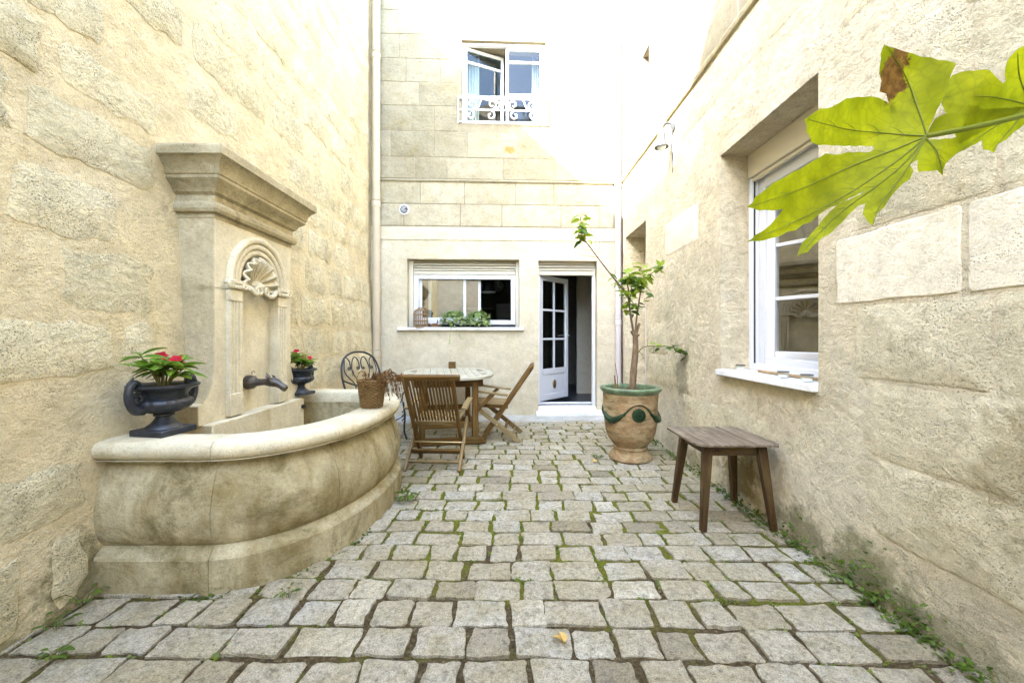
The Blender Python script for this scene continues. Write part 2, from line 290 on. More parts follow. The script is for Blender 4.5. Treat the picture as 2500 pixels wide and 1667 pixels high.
# ------------------------------------------------------------------ mesh helpers
KSH = 0.04
class MB:
    def __init__(s, shear=False): s.v = []; s.f = []; s.g = []; s.ti = []; s.sh = shear; s.tint = 0.5
    def add(s, vs_, fs, gs=None):
        o = len(s.v); s.v += [Vector(v) for v in vs_]; s.f += [tuple(i + o for i in f) for f in fs]
        s.g += list(gs) if gs else [(v[0], v[1], v[2]) for v in vs_]; s.ti += [s.tint] * len(vs_)
        return s
    def box(s, x0, x1, y0, y1, z0, z1):
        vs_ = [(x, y, z) for x in (x0, x1) for y in (y0, y1) for z in (z0, z1)]
        d = [x1 - x0, y1 - y0, z1 - z0]; a = d.index(max(d)); r = rnd.random() * 9
        order = [a] + [i for i in range(3) if i != a]
        gs = [(v[order[0]] + r, v[order[1]], v[order[2]] + r) for v in vs_]
        return s.add(vs_, [(0, 1, 3, 2), (4, 6, 7, 5), (0, 4, 5, 1), (2, 3, 7, 6), (0, 2, 6, 4), (1, 5, 7, 3)], gs)
    def beam(s, p0, p1, w, h, up=(0, 0, 1), w1=None, h1=None):
        p0 = Vector(p0); p1 = Vector(p1); d = (p1 - p0); L = d.length; d.normalize(); up = Vector(up)
        sd = d.cross(up)
        if sd.length < 1e-4: sd = d.cross(Vector((1, 0, 0)))
        sd.normalize(); u = sd.cross(d)
        vs_ = []; gs = []; r = rnd.random() * 9
        for p, a, ww, hh in ((p0, 0, w, h), (p1, L, w1 or w, h1 or h)):
            for i, j in ((-1, -1), (1, -1), (1, 1), (-1, 1)):
                vs_.append(p + sd * i * ww / 2 + u * j * hh / 2); gs.append((a + r, i * ww / 2 + r, j * hh / 2))
        return s.add(vs_, [(3, 2, 1, 0), (4, 5, 6, 7), (0, 1, 5, 4), (1, 2, 6, 5), (2, 3, 7, 6), (3, 0, 4, 7)], gs)
    def tube(s, pts, rad, n=8, caps=True, flat=1.0):
        pts = [Vector(p) for p in pts]; k = len(pts)
        if not isinstance(rad, (list, tuple)): rad = [rad] * k
        vs_ = []; gs = []; fs = []; L = 0; prev = None
        for i, p in enumerate(pts):
            d = (pts[min(i + 1, k - 1)] - pts[max(i - 1, 0)])
            if d.length < 1e-9: d = Vector((0, 0, 1))
            d.normalize()
            if prev is None:
                a = d.cross(Vector((0, 0, 1)))
                if a.length < 0.1: a = d.cross(Vector((1, 0, 0)))
            else: a = prev - d * prev.dot(d)
            a.normalize(); prev = a; b = d.cross(a)
            if i: L += (p - pts[i - 1]).length
            for j in range(n):
                t = 2 * PI * j / n
                vs_.append(p + (a * math.cos(t) + b * math.sin(t) * flat) * rad[i]); gs.append((L, math.cos(t) * .03, math.sin(t) * .03))
        for i in range(k - 1):
            for j in range(n):
                fs.append((i * n + j, i * n + (j + 1) % n, (i + 1) * n + (j + 1) % n, (i + 1) * n + j))
        if caps: fs.append(tuple(range(n))[::-1]); fs.append(tuple((k - 1) * n + j for j in range(n)))
        return s.add(vs_, fs, gs)
    def lathe(s, prof, n=32, c=(0, 0, 0), mod=None, close=False):
        vs_ = []; fs = []; k = len(prof)
        for i, (r, z) in enumerate(prof):
            for j in range(n):
                t = 2 * PI * j / n; rr = max(r, 1e-4) * (mod(t, z, i) if mod else 1)
                vs_.append((c[0] + rr * math.cos(t), c[1] + rr * math.sin(t), c[2] + z))
        for i in range(k - 1):
            for j in range(n):
                fs.append((i * n + j, i * n + (j + 1) % n, (i + 1) * n + (j + 1) % n, (i + 1) * n + j))
        fs.append(tuple(range(n))[::-1]); fs.append(tuple((k - 1) * n + j for j in range(n)))
        return s.add(vs_, fs)
    def prism(s, poly, o, ax, ay, an, d0, d1):
        o = Vector(o); ax = Vector(ax); ay = Vector(ay); an = Vector(an); n = len(poly)
        vs_ = [o + ax * a + ay * b + an * d for d in (d0, d1) for a, b in poly]
        fs = [tuple(range(n))[::-1], tuple(range(n, 2 * n))] + [(i, (i + 1) % n, n + (i + 1) % n, n + i) for i in range(n)]
        return s.add(vs_, fs)
    def build(s, name, mat, parent=None, smooth=True, angle=38, bevel=0.0, seg=1, origin=None, kind=None):
        me = bpy.data.meshes.new(name)
        if s.sh: s.v = [Vector((v.x, v.y + KSH * v.x, v.z)) for v in s.v]
        og = Vector(origin) if origin is not None else (WP[parent.name] if parent is not None else Vector((0, 0, 0)))
        me.from_pydata([tuple(v - og) for v in s.v], [], s.f); me.validate(); 
        a = me.attributes.new('grain', 'FLOAT_VECTOR', 'POINT')
        if len(me.vertices) == len(s.g): a.data.foreach_set('vector', [x for g in s.g for x in g])
        a = me.attributes.new('tint', 'FLOAT', 'POINT')
        if len(me.vertices) == len(s.ti): a.data.foreach_set('value', s.ti)
        bm = bmesh.new(); bm.from_mesh(me); bmesh.ops.recalc_face_normals(bm, faces=bm.faces); bm.to_mesh(me); bm.free()
        if smooth: me.shade_smooth(); me.set_sharp_from_angle(angle=R(angle))
        me.materials.append(M[mat] if isinstance(mat, str) else mat)
        o = bpy.data.objects.new(name, me); C.objects.link(o)
        if parent is not None: o.parent = parent
        else: o.location = og
        WP[o.name] = og
        if bevel:
            b = o.modifiers.new('bevel', 'BEVEL'); b.width = bevel; b.segments = seg; b.limit_method = 'ANGLE'; b.angle_limit = R(35)
        if kind: o['kind'] = kind
        return o
WP = {}
def tag(o, label, cat, group=None):
    o['label'] = label; o['category'] = cat
    if group: o['group'] = group
    return o
def thing(name, label, cat, loc=(0, 0, 0), group=None):
    o = bpy.data.objects.new(name, None); C.objects.link(o); o.location = loc; o.empty_display_size = 0.1
    WP[o.name] = Vector(loc); tag(o, label, cat, group); return o
def copy_tree(o, parent=None):
    c = o.copy(); C.objects.link(c); c.parent = parent
    WP[c.name] = WP[o.name].copy()
    for ch in [x for x in o.children]: copy_tree(ch, c)
    return c
def bez(pts, n=12):
    pts = [Vector(p) for p in pts]; out = []; k = len(pts)
    for i in range(k - 1):                           # Catmull-Rom
        p0 = pts[max(i - 1, 0)]; p1 = pts[i]; p2 = pts[i + 1]; p3 = pts[min(i + 2, k - 1)]
        for j in range(n):
            t = j / n
            out.append(0.5 * ((2 * p1) + (p2 - p0) * t + (2 * p0 - 5 * p1 + 4 * p2 - p3) * t * t + (3 * p1 - p0 - 3 * p2 + p3) * t ** 3))
    out.append(pts[-1]); return out
def lerp(a, b, t): return a + (b - a) * t
def holes_wall(mb, P, us, zs, holes, depth, zc=()):
    """front face with openings; P(u,z,d) gives the world point, d = depth behind the face"""
    U = sorted(set([us[0], us[1]] + [h[0] for h in holes] + [h[1] for h in holes]))
    Z = sorted(set([zs[0], zs[1], *zc] + [h[2] for h in holes] + [h[3] for h in holes]))
    for i in range(len(U) - 1):
        for j in range(len(Z) - 1):
            cu = (U[i] + U[i + 1]) / 2; cz = (Z[j] + Z[j + 1]) / 2
            if any(h[0] < cu < h[1] and h[2] < cz < h[3] for h in holes): continue
            for d in (0, depth):
                mb.add([P(U[i], Z[j], d), P(U[i + 1], Z[j], d), P(U[i + 1], Z[j + 1], d), P(U[i], Z[j + 1], d)], [(0, 1, 2, 3)])
    for h in holes + [(us[0], us[1], zs[0], zs[1])]:
        for a, b in (((h[0], h[2]), (h[0], h[3])), ((h[1], h[2]), (h[1], h[3])), ((h[0], h[2]), (h[1], h[2])), ((h[0], h[3]), (h[1], h[3]))):
            mb.add([P(*a, 0), P(*b, 0), P(*b, depth), P(*a, depth)], [(0, 1, 2, 3)])
def slab_stone(mb, P, u0, u1, z0, z1, proud, wob, rr, bev, n=5, dome=0.0):
    """irregular block with rounded corners and bevelled edge on a wall; P(u,z,out)"""
    cu, cz = (u0 + u1) / 2, (z0 + z1) / 2; hu, hz = (u1 - u0) / 2, (z1 - z0) / 2
    out = []
    rr = min(rr, hu * .9, hz * .9)
    for (sx, sz, a0) in ((1, 1, 0), (-1, 1, 90), (-1, -1, 180), (1, -1, 270)):
        for k in range(3):
            a = R(a0 + 45 * k); out.append((cu + sx * (hu - rr) + rr * math.cos(a), cz + sz * (hz - rr) + rr * math.sin(a)))
    full = []
    for i in range(len(out)):
        a = out[i]; b = out[(i + 1) % len(out)]; full.append(a)
        L = math.hypot(b[0] - a[0], b[1] - a[1])
        if L > 0.09:
            m = min(n, int(L / 0.07))
            for k in range(1, m): full.append((lerp(a[0], b[0], k / m), lerp(a[1], b[1], k / m)))
    full = [(a + rnd.uniform(-wob, wob), b + rnd.uniform(-wob, wob)) for a, b in full]
    m = len(full); vs_ = []
    def ins(p, q): 
        d = math.hypot(p[0] - cu, p[1] - cz); f = max(0.0, 1 - q / max(d, 1e-3)); return (cu + (p[0] - cu) * f, cz + (p[1] - cz) * f)
    for p in full: vs_.append(P(p[0], p[1], -0.004))
    for p in full: vs_.append(P(p[0], p[1], proud * 0.45))
    for p in full: q = ins(p, bev); vs_.append(P(q[0], q[1], proud))
    vs_.append(P(cu, cz, proud + dome))
    fs = []
    for i in range(m):
        j = (i + 1) % m
        fs += [(i, j, m + j, m + i), (m + i, m + j, 2 * m + j, 2 * m + i), (2 * m + i, 2 * m + j, 3 * m)]
    mb.tint = rnd.random(); mb.add(vs_, fs)

LX, RX, BY = -2.10, 1.72, 6.29
FC = 3.03                                             # the fountain's axis
def outline(off=0.0, n=64):
    xc, a, b, e = -1.55, 0.68 + off, 1.06 + off, 2.2
    pts = [(LX - 0.03, FC - b), (-1.82, FC - b)]
    for i in range(n + 1):
        t = -PI / 2 + PI * i / n; c, s_ = math.cos(t), math.sin(t)
        pts.append((xc + a * abs(c) ** (2 / e), FC + b * math.copysign(abs(s_) ** (2 / e), s_)))
    return pts + [(-1.82, FC + b), (LX - 0.03, FC + b)]

# ------------------------------------------------------------------ ground
def in_basin(x, y, off=0.0):
    p = outline(off, 24); c = False
    for i in range(len(p)):
        (x0, y0), (x1, y1) = p[i], p[i - 1]
        if (y0 > y) != (y1 > y) and x < (x1 - x0) * (y - y0) / (y1 - y0) + x0: c = not c
    return c
mb = MB(); nx, ny = 24, 60
for j in range(ny + 1):
    for i in range(nx + 1):
        x = lerp(-2.6, 2.4, i / nx); y = lerp(-4, 6.6, j / ny)
        mb.add([(x, y, -0.013 + 0.005 * mnoise.noise((x * 4, y * 4, 0)))], [])
mb.f = [(j * (nx + 1) + i, j * (nx + 1) + i + 1, (j + 1) * (nx + 1) + i + 1, (j + 1) * (nx + 1) + i) for j in range(ny) for i in range(nx)]
paving = mb.build('courtyard_paving', 'bed'); paving['kind'] = 'structure'
mb = MB(); 
n = 40
for i in range(n + 1):
    x = lerp(-2.1, 1.76, i / n)
    y0 = 5.93 + 0.03 * mnoise.noise((x * 3, 0, 5)) + KSH * x
    mb.add([(x, y0, -0.03), (x, y0 + .02, 0.008), (x, 6.36 + KSH * x, 0.03)], [])
for i in range(n):
    for k in range(2): mb.f.append((3 * i + k, 3 * i + 3 + k, 3 * i + 4 + k, 3 * i + 1 + k))
gs = mb.build('gutter_strip', 'cement'); gs['kind'] = 'structure'

def sett(mb, x0, x1, y0, y1, tx, ty, zt):
    hu, hv = (x1 - x0) / 2, (y1 - y0) / 2; cx, cy = (x0 + x1) / 2, (y0 + y1) / 2
    pts = []; c = rnd.uniform(0.003, 0.014)
    for sx, sy in ((1, -1), (1, 1), (-1, 1), (-1, -1)):
        k = c * rnd.uniform(.6, 1.5); jx = rnd.uniform(-.011, .010); jy = rnd.uniform(-.009, .008)
        a = (sx * hu + jx, sy * (hv - k) + jy); b = (sx * (hu - k) + jx, sy * hv + jy)
        pts += ([a, b] if sx * sy > 0 else [b, a])
    full = []
    for i in range(8):
        a = pts[i]; b = pts[(i + 1) % 8]; full.append(a)
        L = math.hypot(a[0] - b[0], a[1] - b[1])
        if L > 0.05:
            m = 4 if L > 0.12 else 3
            bow = rnd.uniform(-.006, .005)
            for k in range(1, m):
                t = k / m; nxn, nyn = (b[1] - a[1]) / L, -(b[0] - a[0]) / L; w = bow * 4 * t * (1 - t) + rnd.uniform(-.0065, .005)
                full.append((lerp(a[0], b[0], t) + nxn * w, lerp(a[1], b[1], t) + nyn * w))
    m = len(full); vs_ = []
    def top(p): return zt + p[0] * tx + p[1] * ty
    for p in full: vs_.append((cx + p[0] * 1.01, cy + p[1] * 1.01, -0.045))
    for p in full: vs_.append((cx + p[0], cy + p[1], top(p) - 0.005))
    for p in full: f = 0.945 + rnd.uniform(-.03, .02); vs_.append((cx + p[0] * f, cy + p[1] * f, top(p) - 0.0025 + rnd.uniform(-.002, .002)))
    for p in full[::2]: vs_.append((cx + p[0] * .48, cy + p[1] * .48, top(p) + rnd.uniform(-.002, .004)))
    h = len(full[::2])
    vs_.append((cx, cy, zt + rnd.uniform(0, .004)))
    fs = []
    for i in range(m):
        j = (i + 1) % m
        fs += [(i, j, m + j, m + i), (m + i, m + j, 2 * m + j, 2 * m + i)]
    for i in range(h):
        j = (i + 1) % h; a, b_, c_ = 2 * m + 2 * i, 2 * m + (2 * i + 1) % m, 2 * m + (2 * i + 2) % m
        if 2 * i + 1 >= m: fs.append((a, 2 * m + (2 * j) % m, 3 * m + j, 3 * m + i))
        else: fs += [(a, b_, 3 * m + i), (b_, c_ if j else 2 * m, 3 * m + j, 3 * m + i)]
        fs.append((3 * m + i, 3 * m + j, 3 * m + h))
    mb.tint = min(1, max(0, rnd.gauss(.52, .24))); mb.add(vs_, fs)
setts = []
y = -3.6; joints = []
while y < 5.92:
    pit = 0.172 + rnd.uniform(-.014, .014); x = LX + rnd.uniform(-0.16, 0)
    while x < RX + 0.02:
        w = rnd.choice((rnd.uniform(.15, .20), rnd.uniform(.19, .26), rnd.uniform(.20, .29)))
        if x + w > RX - 0.06: w = RX + 0.04 - x
        g = rnd.uniform(.006, .013); gy = rnd.uniform(.005, .010)
        cx, cy = x + w / 2, y + pit / 2
        dy = 0.022 * mnoise.noise((cx * .9, y * 1.1, 3)) - 0.010 * cx
        if not in_basin(cx, cy + dy, -0.06) and w > 0.05:
            setts.append((cx, cy + dy, x + g, x + w - g, y + gy + dy, y + pit - gy + dy))
            joints.append((x, y + dy, w, pit))
        x += w
    y += pit
vis = [s for s in setts if s[1] > 1.30 and abs(s[0]) < s[1] * 1.27 + .1]
vis.sort(key=lambda s: s[1]); near = set(id(s) for s in vis[:300])
rest = MB()
for s in setts:
    m_ = MB() if id(s) in near else rest
    sett(m_, *s[2:], rnd.uniform(-.035, .035), rnd.uniform(-.04, .04), rnd.uniform(-.007, .005))
    if m_ is not rest: m_.build('paving_stone', 'sett', paving, angle=25)
rest.build('distant_paving_stones', 'sett', paving, angle=25, kind='stuff')

# ------------------------------------------------------------------ left wall
def batter(z): return 0.10 * max(0.0, 1 - z / 2.2)
def PL(u, z, d): return Vector((LX + batter(z) + d, u, z))
prof = [(-4.2, 2.2), (6.9, 2.2), (6.9, 7.3), (5.90, 7.3), (5.90, 6.55), (1.31, 6.55), (0.45, 7.6), (-4.2, 7.7)]
mb = MB()
n = len(prof)
mb.add([(x, a, b) for x in (LX, LX - .5) for a, b in prof], [tuple(range(n)), tuple(range(n, 2 * n))[::-1]] + [(i, (i + 1) % n, n + (i + 1) % n, n + i) for i in range(n)])
mb.add([(LX + batter(-.1), -4.2, -.1), (LX + batter(-.1), 6.9, -.1), (LX, 6.9, 2.2), (LX, -4.2, 2.2), (LX - .5, -4.2, -.1), (LX - .5, 6.9, -.1), (LX - .5, 6.9, 2.2), (LX - .5, -4.2, 2.2)], [(0, 1, 2, 3), (7, 6, 5, 4), (0, 4, 5, 1), (1, 5, 6, 2), (0, 3, 7, 4)])
lw = mb.build('stone_wall', 'lplaster', smooth=False, origin=(LX, 3, 0))
tag(lw, 'tall cream limestone wall with patchy render, rising behind the wall fountain', 'wall')
z = 0.02
row = 0
while z < 6.3:
    h = rnd.uniform(.30, .37); u = 0.6 + rnd.uniform(-.4, .1)
    while u < 6.15:
        w = rnd.uniform(.38, .72)
        keep = rnd.random() < 0.83
        ve = (u + w / 2)
        zmax = CAMH + 0.84 * ve
        if keep and z < zmax:
            zz0 = z + rnd.uniform(.015, .05); zz1 = z + h - rnd.uniform(.015, .05); u0 = u + rnd.uniform(.02, .06); u1 = min(u + w - rnd.uniform(.02, .06), 6.12)
            inF = (2.40 < u1 and u0 < 3.66 and zz0 < 2.42)
            inB = (u1 > 1.93 and u0 < 4.13 and zz0 < 0.75)
            for flag, lo, hi in ((inF, 2.37, 3.69), (inB, 1.93, 4.13)):
                if flag:
                    if lo - u0 > u1 - hi: u1 = min(u1, lo)
                    else: u0 = max(u0, hi)
            if u1 - u0 > .12:
                b_ = MB(); slab_stone(b_, PL, u0, u1, zz0, zz1, rnd.uniform(.003, .008), .022, rnd.uniform(.02, .07), .016, 9, .002)
                b_.build('stone', 'lstone', lw, angle=30)
        u += w
    z += h

# ------------------------------------------------------------------ back facade
def PB(u, z, d): return Vector((u, BY - d, z))
def PBd(u, z, d): return Vector((u, BY + d, z))
BW = (-1.566, 0.145, 1.372, 2.413); BD = (0.44, 1.35, 0.02, 2.40); BU = (-0.742, 0.553, 4.49, 5.76)
mb = MB(True); holes_wall(mb, PBd, (-2.3, 2.3), (-0.1, 6.62), [BW, BD, BU], 0.34, (2.9,))
fac = mb.build('house_facade', 'bplaster', smooth=False, origin=(0, BY, 0))
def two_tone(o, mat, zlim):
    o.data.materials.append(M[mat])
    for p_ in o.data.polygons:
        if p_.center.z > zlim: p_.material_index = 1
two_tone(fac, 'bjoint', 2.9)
tag(fac, 'cream stone house front facing the viewer, with kitchen window, open glazed door and upstairs window', 'house')
crs = [2.91, 3.246, 3.60, 3.957, 4.353, 4.737, 5.095, 5.45, 5.82, 6.18, 6.55]
for r_ in range(len(crs) - 1):
    u = -2.08 + (-.2 if r_ % 2 else 0)
    while u < 1.62:
        w = rnd.uniform(.45, .95); u1 = min(u + w, 1.60)
        if u1 > 1.45: u1 = 1.60
        z0, z1 = crs[r_] + .006, crs[r_ + 1] - .006
        if r_ == 2: z0 += .03
        segs = [(u + .006, u1 - .006)]
        if z1 > BU[2] - .02 and z0 < BU[3] + .02:
            ns = []
            for a, b in segs:
                if b < BU[0] - .03 or a > BU[1] + .03: ns.append((a, b)); continue
                if a < BU[0] - .12: ns.append((a, BU[0] - .06))
                if b > BU[1] + .12: ns.append((BU[1] + .06, b))
            segs = ns
        for a, b in segs:
            if b - a < .08: continue
            m_ = MB(True); slab_stone(m_, PB, max(a, -2.07), b, z0, z1, rnd.uniform(.004, .008), .002, .012, .008, 4)
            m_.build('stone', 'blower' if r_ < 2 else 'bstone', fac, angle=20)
        u = u1 if u1 < 1.6 else 9
# string course and fine joint line
m_ = MB(True); m_.tube([PB(-2.07 + .2 * i, 3.60 + rnd.uniform(-.002, .002), 0.012) for i in range(20)], .02, 6); m_.build('string_course', 'bstone', fac)
m_ = MB(True); m_.box(-2.07, 1.62, BY - .010, BY + .01, 2.70, 2.888); m_.build('plaster_band', 'bplaster', fac, bevel=.003)
# kitchen window
def frame_rect(mb, P, u0, u1, z0, z1, w, d0, d1, wt=None, wb=None):
    wt = wt or w; wb = wb or w
    def bx(a, b, c, e): 
        pts = [P(x, z, d) for x in (a, b) for d in (d0, d1) for z in (c, e)]
        mb.add(pts, [(0, 1, 3, 2), (4, 6, 7, 5), (0, 4, 5, 1), (2, 3, 7, 6), (0, 2, 6, 4), (1, 5, 7, 3)])
    bx(u0, u0 + w, z0, z1); bx(u1 - w, u1, z0, z1); bx(u0 + w, u1 - w, z0, z0 + wb); bx(u0 + w, u1 - w, z1 - wt, z1)
def pbox(mb, P, u0, u1, z0, z1, d0, d1):
    pts = [P(x, z, d) for x in (u0, u1) for d in (d0, d1) for z in (z0, z1)]
    r = rnd.random() * 5
    mb.add(pts, [(0, 1, 3, 2), (4, 6, 7, 5), (0, 4, 5, 1), (2, 3, 7, 6), (0, 2, 6, 4), (1, 5, 7, 3)])
m_ = MB(True); u0, u1, z0, z1 = BW
frame_rect(m_, PBd, u0 + .07, u1 - .06, z0 + .045, z1 - .215, .07, .15, .22)
win = m_.build('kitchen_window', 'white', fac, bevel=.004)
for a, b in ((u0 + .002, u0 + .068), (u1 - .058, u1 - .002)):
    m_ = MB(True); pbox(m_, PBd, a, b, z0 + .01, z1 - .002, .125, .21); m_.build('shutter_rail', 'cream', win, bevel=.003)
zt = z1 - .012
for k, hh in enumerate((.028, .040, .043, .040, .062)):
    m_ = MB(True); pbox(m_, PBd, u0 + .07, u1 - .06, zt - hh + .009, zt, .135 + (.0 if k == 4 else .012), .165); m_.build('shutter_slat', 'cream', win, bevel=.006, seg=2); zt -= hh
m_ = MB(True); pbox(m_, PBd, u0 + .07, u1 - .06, z0 + .005, z0 + .044, .17, .21); m_.build('drip_rail', 'dark', win)
def xz(zx): return ((980 + zx / 6.534) - 1245) / 1000 * (BY + .18)
def sash(a, b, d, nm):
    m_ = MB(True); frame_rect(m_, PBd, a, b, z0 + .115, z1 - .215, .042, d, d + .035)
    s_ = m_.build(nm, 'white', win, bevel=.003)
    m_ = MB(True); pbox(m_, PBd, a + .04, b - .04, z0 + .15, z1 - .25, d + .012, d + .018); m_.build('pane', 'glassk', win)
sash(u0 + .14, xz(1030), .215, 'sash')
sash(xz(425), xz(1262), .255, 'sash')
m_ = MB(True); m_.box(-1.70, .21, BY - .06, BY + .15, 1.325, 1.372); fs_ = m_.build('window_sill', 'sill', fac, bevel=.006, seg=2)
# door opening: step, frame, shutter, leaf
m_ = MB(True)
m_.add([(.40, BY - .075, -.02), (1.44, BY - .075, -.02), (1.44, BY - .075, .065), (.40, BY - .075, .065), (.442, BY + .24, -.02), (1.348, BY + .24, -.02), (1.348, BY + .24, .165), (.442, BY + .24, .165)],
       [(0, 1, 2, 3), (3, 2, 6, 7), (4, 7, 6, 5), (0, 3, 7, 4), (1, 5, 6, 2), (0, 4, 5, 1)])
m_.build('door_step', 'sill', fac, bevel=.008, seg=2)
m_ = MB(True); m_.box(.39, 1.45, BY - .07, BY + .02, -.03, .045); m_.build('mossy_step_base', 'cement', fac, bevel=.01)
m_ = MB(True)
dz1 = 2.40 - .20
pbox(m_, PBd, .442, .475, .166, 2.30, .13, .20); pbox(m_, PBd, 1.30, 1.348, .10, 2.30, .13, .20); pbox(m_, PBd, .475, 1.30, .166, .19, .15, .22)
dfr = m_.build('door_frame', 'white', fac, bevel=.004)
zt = 2.398
for hh in (.05, .045, .045, .075):
    m_ = MB(True); pbox(m_, PBd, .445, 1.345, zt - hh + .009, zt, .115 + (0 if hh > .06 else .01), .16); m_.build('shutter_slat', 'cream', dfr, bevel=.006, seg=2); zt -= hh
hx, hy = .471, BY + .17 + KSH * .471
ang = R(48); DW = .80
def PD(u, z, d): return Vector((hx + u * math.cos(ang) - d * math.sin(ang), hy + u * math.sin(ang) + d * math.cos(ang), z))
leaf = MB(); zb, zt = .20, 2.215
frame_rect(leaf, PD, 0, DW, zb, zt, .085, 0, .045, wt=.085, wb=.10)
pbox(leaf, PD, .085, DW - .085, .62, .71, 0, .045)
lf = leaf.build('door_leaf', 'white', fac, bevel=.004)
m_ = MB(); pbox(m_, PD, .08, DW - .08, .295, .625, .012, .034); m_.build('kick_panel', 'white', lf, bevel=.004)
rows = [.71, 1.19, 1.66, zt - .085]
m_ = MB(); pbox(m_, PD, DW / 2 - .018, DW / 2 + .018, .71, zt - .085, .004, .041); m_.build('muntin', 'white', lf, bevel=.003)
for zz in rows[1:3]:
    for a, b in ((.085, DW / 2 - .018), (DW / 2 + .018, DW - .085)):
        m_ = MB(); pbox(m_, PD, a, b, zz - .016, zz + .016, .006, .039); m_.build('muntin', 'white', lf, bevel=.003)
for a, b in ((.085, DW / 2 - .018), (DW / 2 + .018, DW - .085)):
    for i in range(3):
        m_ = MB(); pbox(m_, PD, a, b, rows[i] + (.016 if i else 0), rows[i + 1] - (.016 if i < 2 else 0), .019, .025); m_.build('pane', 'glassd', lf)
m_ = MB(); pbox(m_, PD, DW - .065, DW - .03, 1.08, 1.34, -.01, 0); m_.tube([PD(DW - .048, 1.25, -.008), PD(DW - .048, 1.25, -.05), PD(DW - .06, 1.25, -.055), PD(DW - .17, 1.245, -.055)], .010, 8); m_.build('handle', 'white', lf, bevel=.003)
m_ = MB(); m_.tube([PD(DW - .048, 1.25, .05), PD(DW - .048, 1.25, .095), PD(DW - .06, 1.25, .10), PD(DW - .16, 1.245, .10)], .010, 8); pbox(m_, PD, DW - .065, DW - .03, 1.08, 1.34, .045, .054); m_.build('handle', 'white', lf)
m_ = MB(); 
ell = [(.40 + .045 * math.cos(2 * PI * i / 24), .45 + .07 * math.sin(2 * PI * i / 24)) for i in range(24)]
m_.add([PD(a, b, d) for d in (-.004, .012) for a, b in ell], [tuple(range(24)), tuple(range(24, 48))[::-1]] + [(i, (i + 1) % 24, 24 + (i + 1) % 24, 24 + i) for i in range(24)]); pl_ = m_.build('oval_plate', 'brass', lf)
for zc in (.475, .425):
    m_ = MB(); e2 = [(.40 + .016 * math.cos(2 * PI * i / 16), zc + .018 * math.sin(2 * PI * i / 16)) for i in range(16)]
    m_.add([PD(a, b, d) for d in (-.007, .0) for a, b in e2], [tuple(range(16)), tuple(range(16, 32))[::-1]] + [(i, (i + 1) % 16, 16 + (i + 1) % 16, 16 + i) for i in range(16)]); m_.build('oval_boss', 'lidmetal', lf)
# upstairs window
u0, u1, z0, z1 = BU
m_ = MB(True); frame_rect(m_, PBd, u0 + .002, u1 - .002, z0 + .002, z1 - .002, .035, .05, .12); uw = m_.build('upstairs_window', 'white', fac, bevel=.004)
cxm = (1160 * 1.0629 - 1245) / 1000 * (BY + .1)
def upper_sash(P, w, nm):
    m_ = MB(); frame_rect(m_, P, 0, w, z0 + .04, z1 - .04, .045, 0, .04); s_ = m_.build(nm, 'white', uw, bevel=.004)
    for zz in (4.99, 5.50):
        m_ = MB(); pbox(m_, P, .045, w - .045, zz - .018, zz + .018, .004, .036); m_.build('muntin', 'white', uw, bevel=.003)
    m_ = MB(); pbox(m_, P, .04, w - .04, z0 + .08, z1 - .08, .018, .023); m_.build('pane', 'glassu', uw)
def PUr(u, z, d): x = cxm + .012 + u; return Vector((x, BY + .085 + d + KSH * x, z))
upper_sash(PUr, u1 - .038 - cxm - .012, 'sash')
a2 = R(24); wL = cxm - .012 - (u0 + .038)
def PUl(u, z, d):
    return Vector((u0 + .038 + u * math.cos(a2) - d * math.sin(a2), BY + .085 + KSH * u0 + u * math.sin(a2) + d * math.cos(a2), z))
upper_sash(PUl, wL * 1.08, 'sash')
# railing
m_ = MB(True); m_.box(u0 - .05, u1 + .02, BY - .05, BY - .015, 4.845, 4.885); ral = m_.build('window_railing', 'lampwhite', fac, bevel=.006)
def scroll(cx, cz, r, turns, a0, sgn, n=26):
    return [(cx + sgn * r * (1 - .72 * i / n) * math.cos(a0 + turns * 2 * PI * i / n), cz + r * (1 - .72 * i / n) * math.sin(a0 + turns * 2 * PI * i / n)) for i in range(n + 1)]
yr = BY - .032
bars = [[(u0 - .045, 4.845), (u0 - .045, 4.47)], [(u1 + .015, 4.845), (u1 + .015, 4.47)], [(u0 - .045, 4.68), (u1 + .015, 4.68)], [(u0 - .045, 4.50), (u1 + .015, 4.50)]]
for cc in (u0 + .16, u0 + .47, u1 - .50, u1 - .20):
    sg = 1 if cc < -.1 else -1
    bars += [scroll(cc, 4.765, .075, 1.1, -PI / 2, sg), scroll(cc - sg * .02, 4.60, .07, 1.0, PI / 2, -sg), [(cc + sg * .06, 4.68), (cc + sg * .11, 4.74), (cc + sg * .15, 4.845)]]
for bpts in bars:
    m_ = MB(True); m_.tube([(a, yr, b) for a, b in bpts], .011, 6); m_.build('scroll_bar', 'lampwhite', ral)

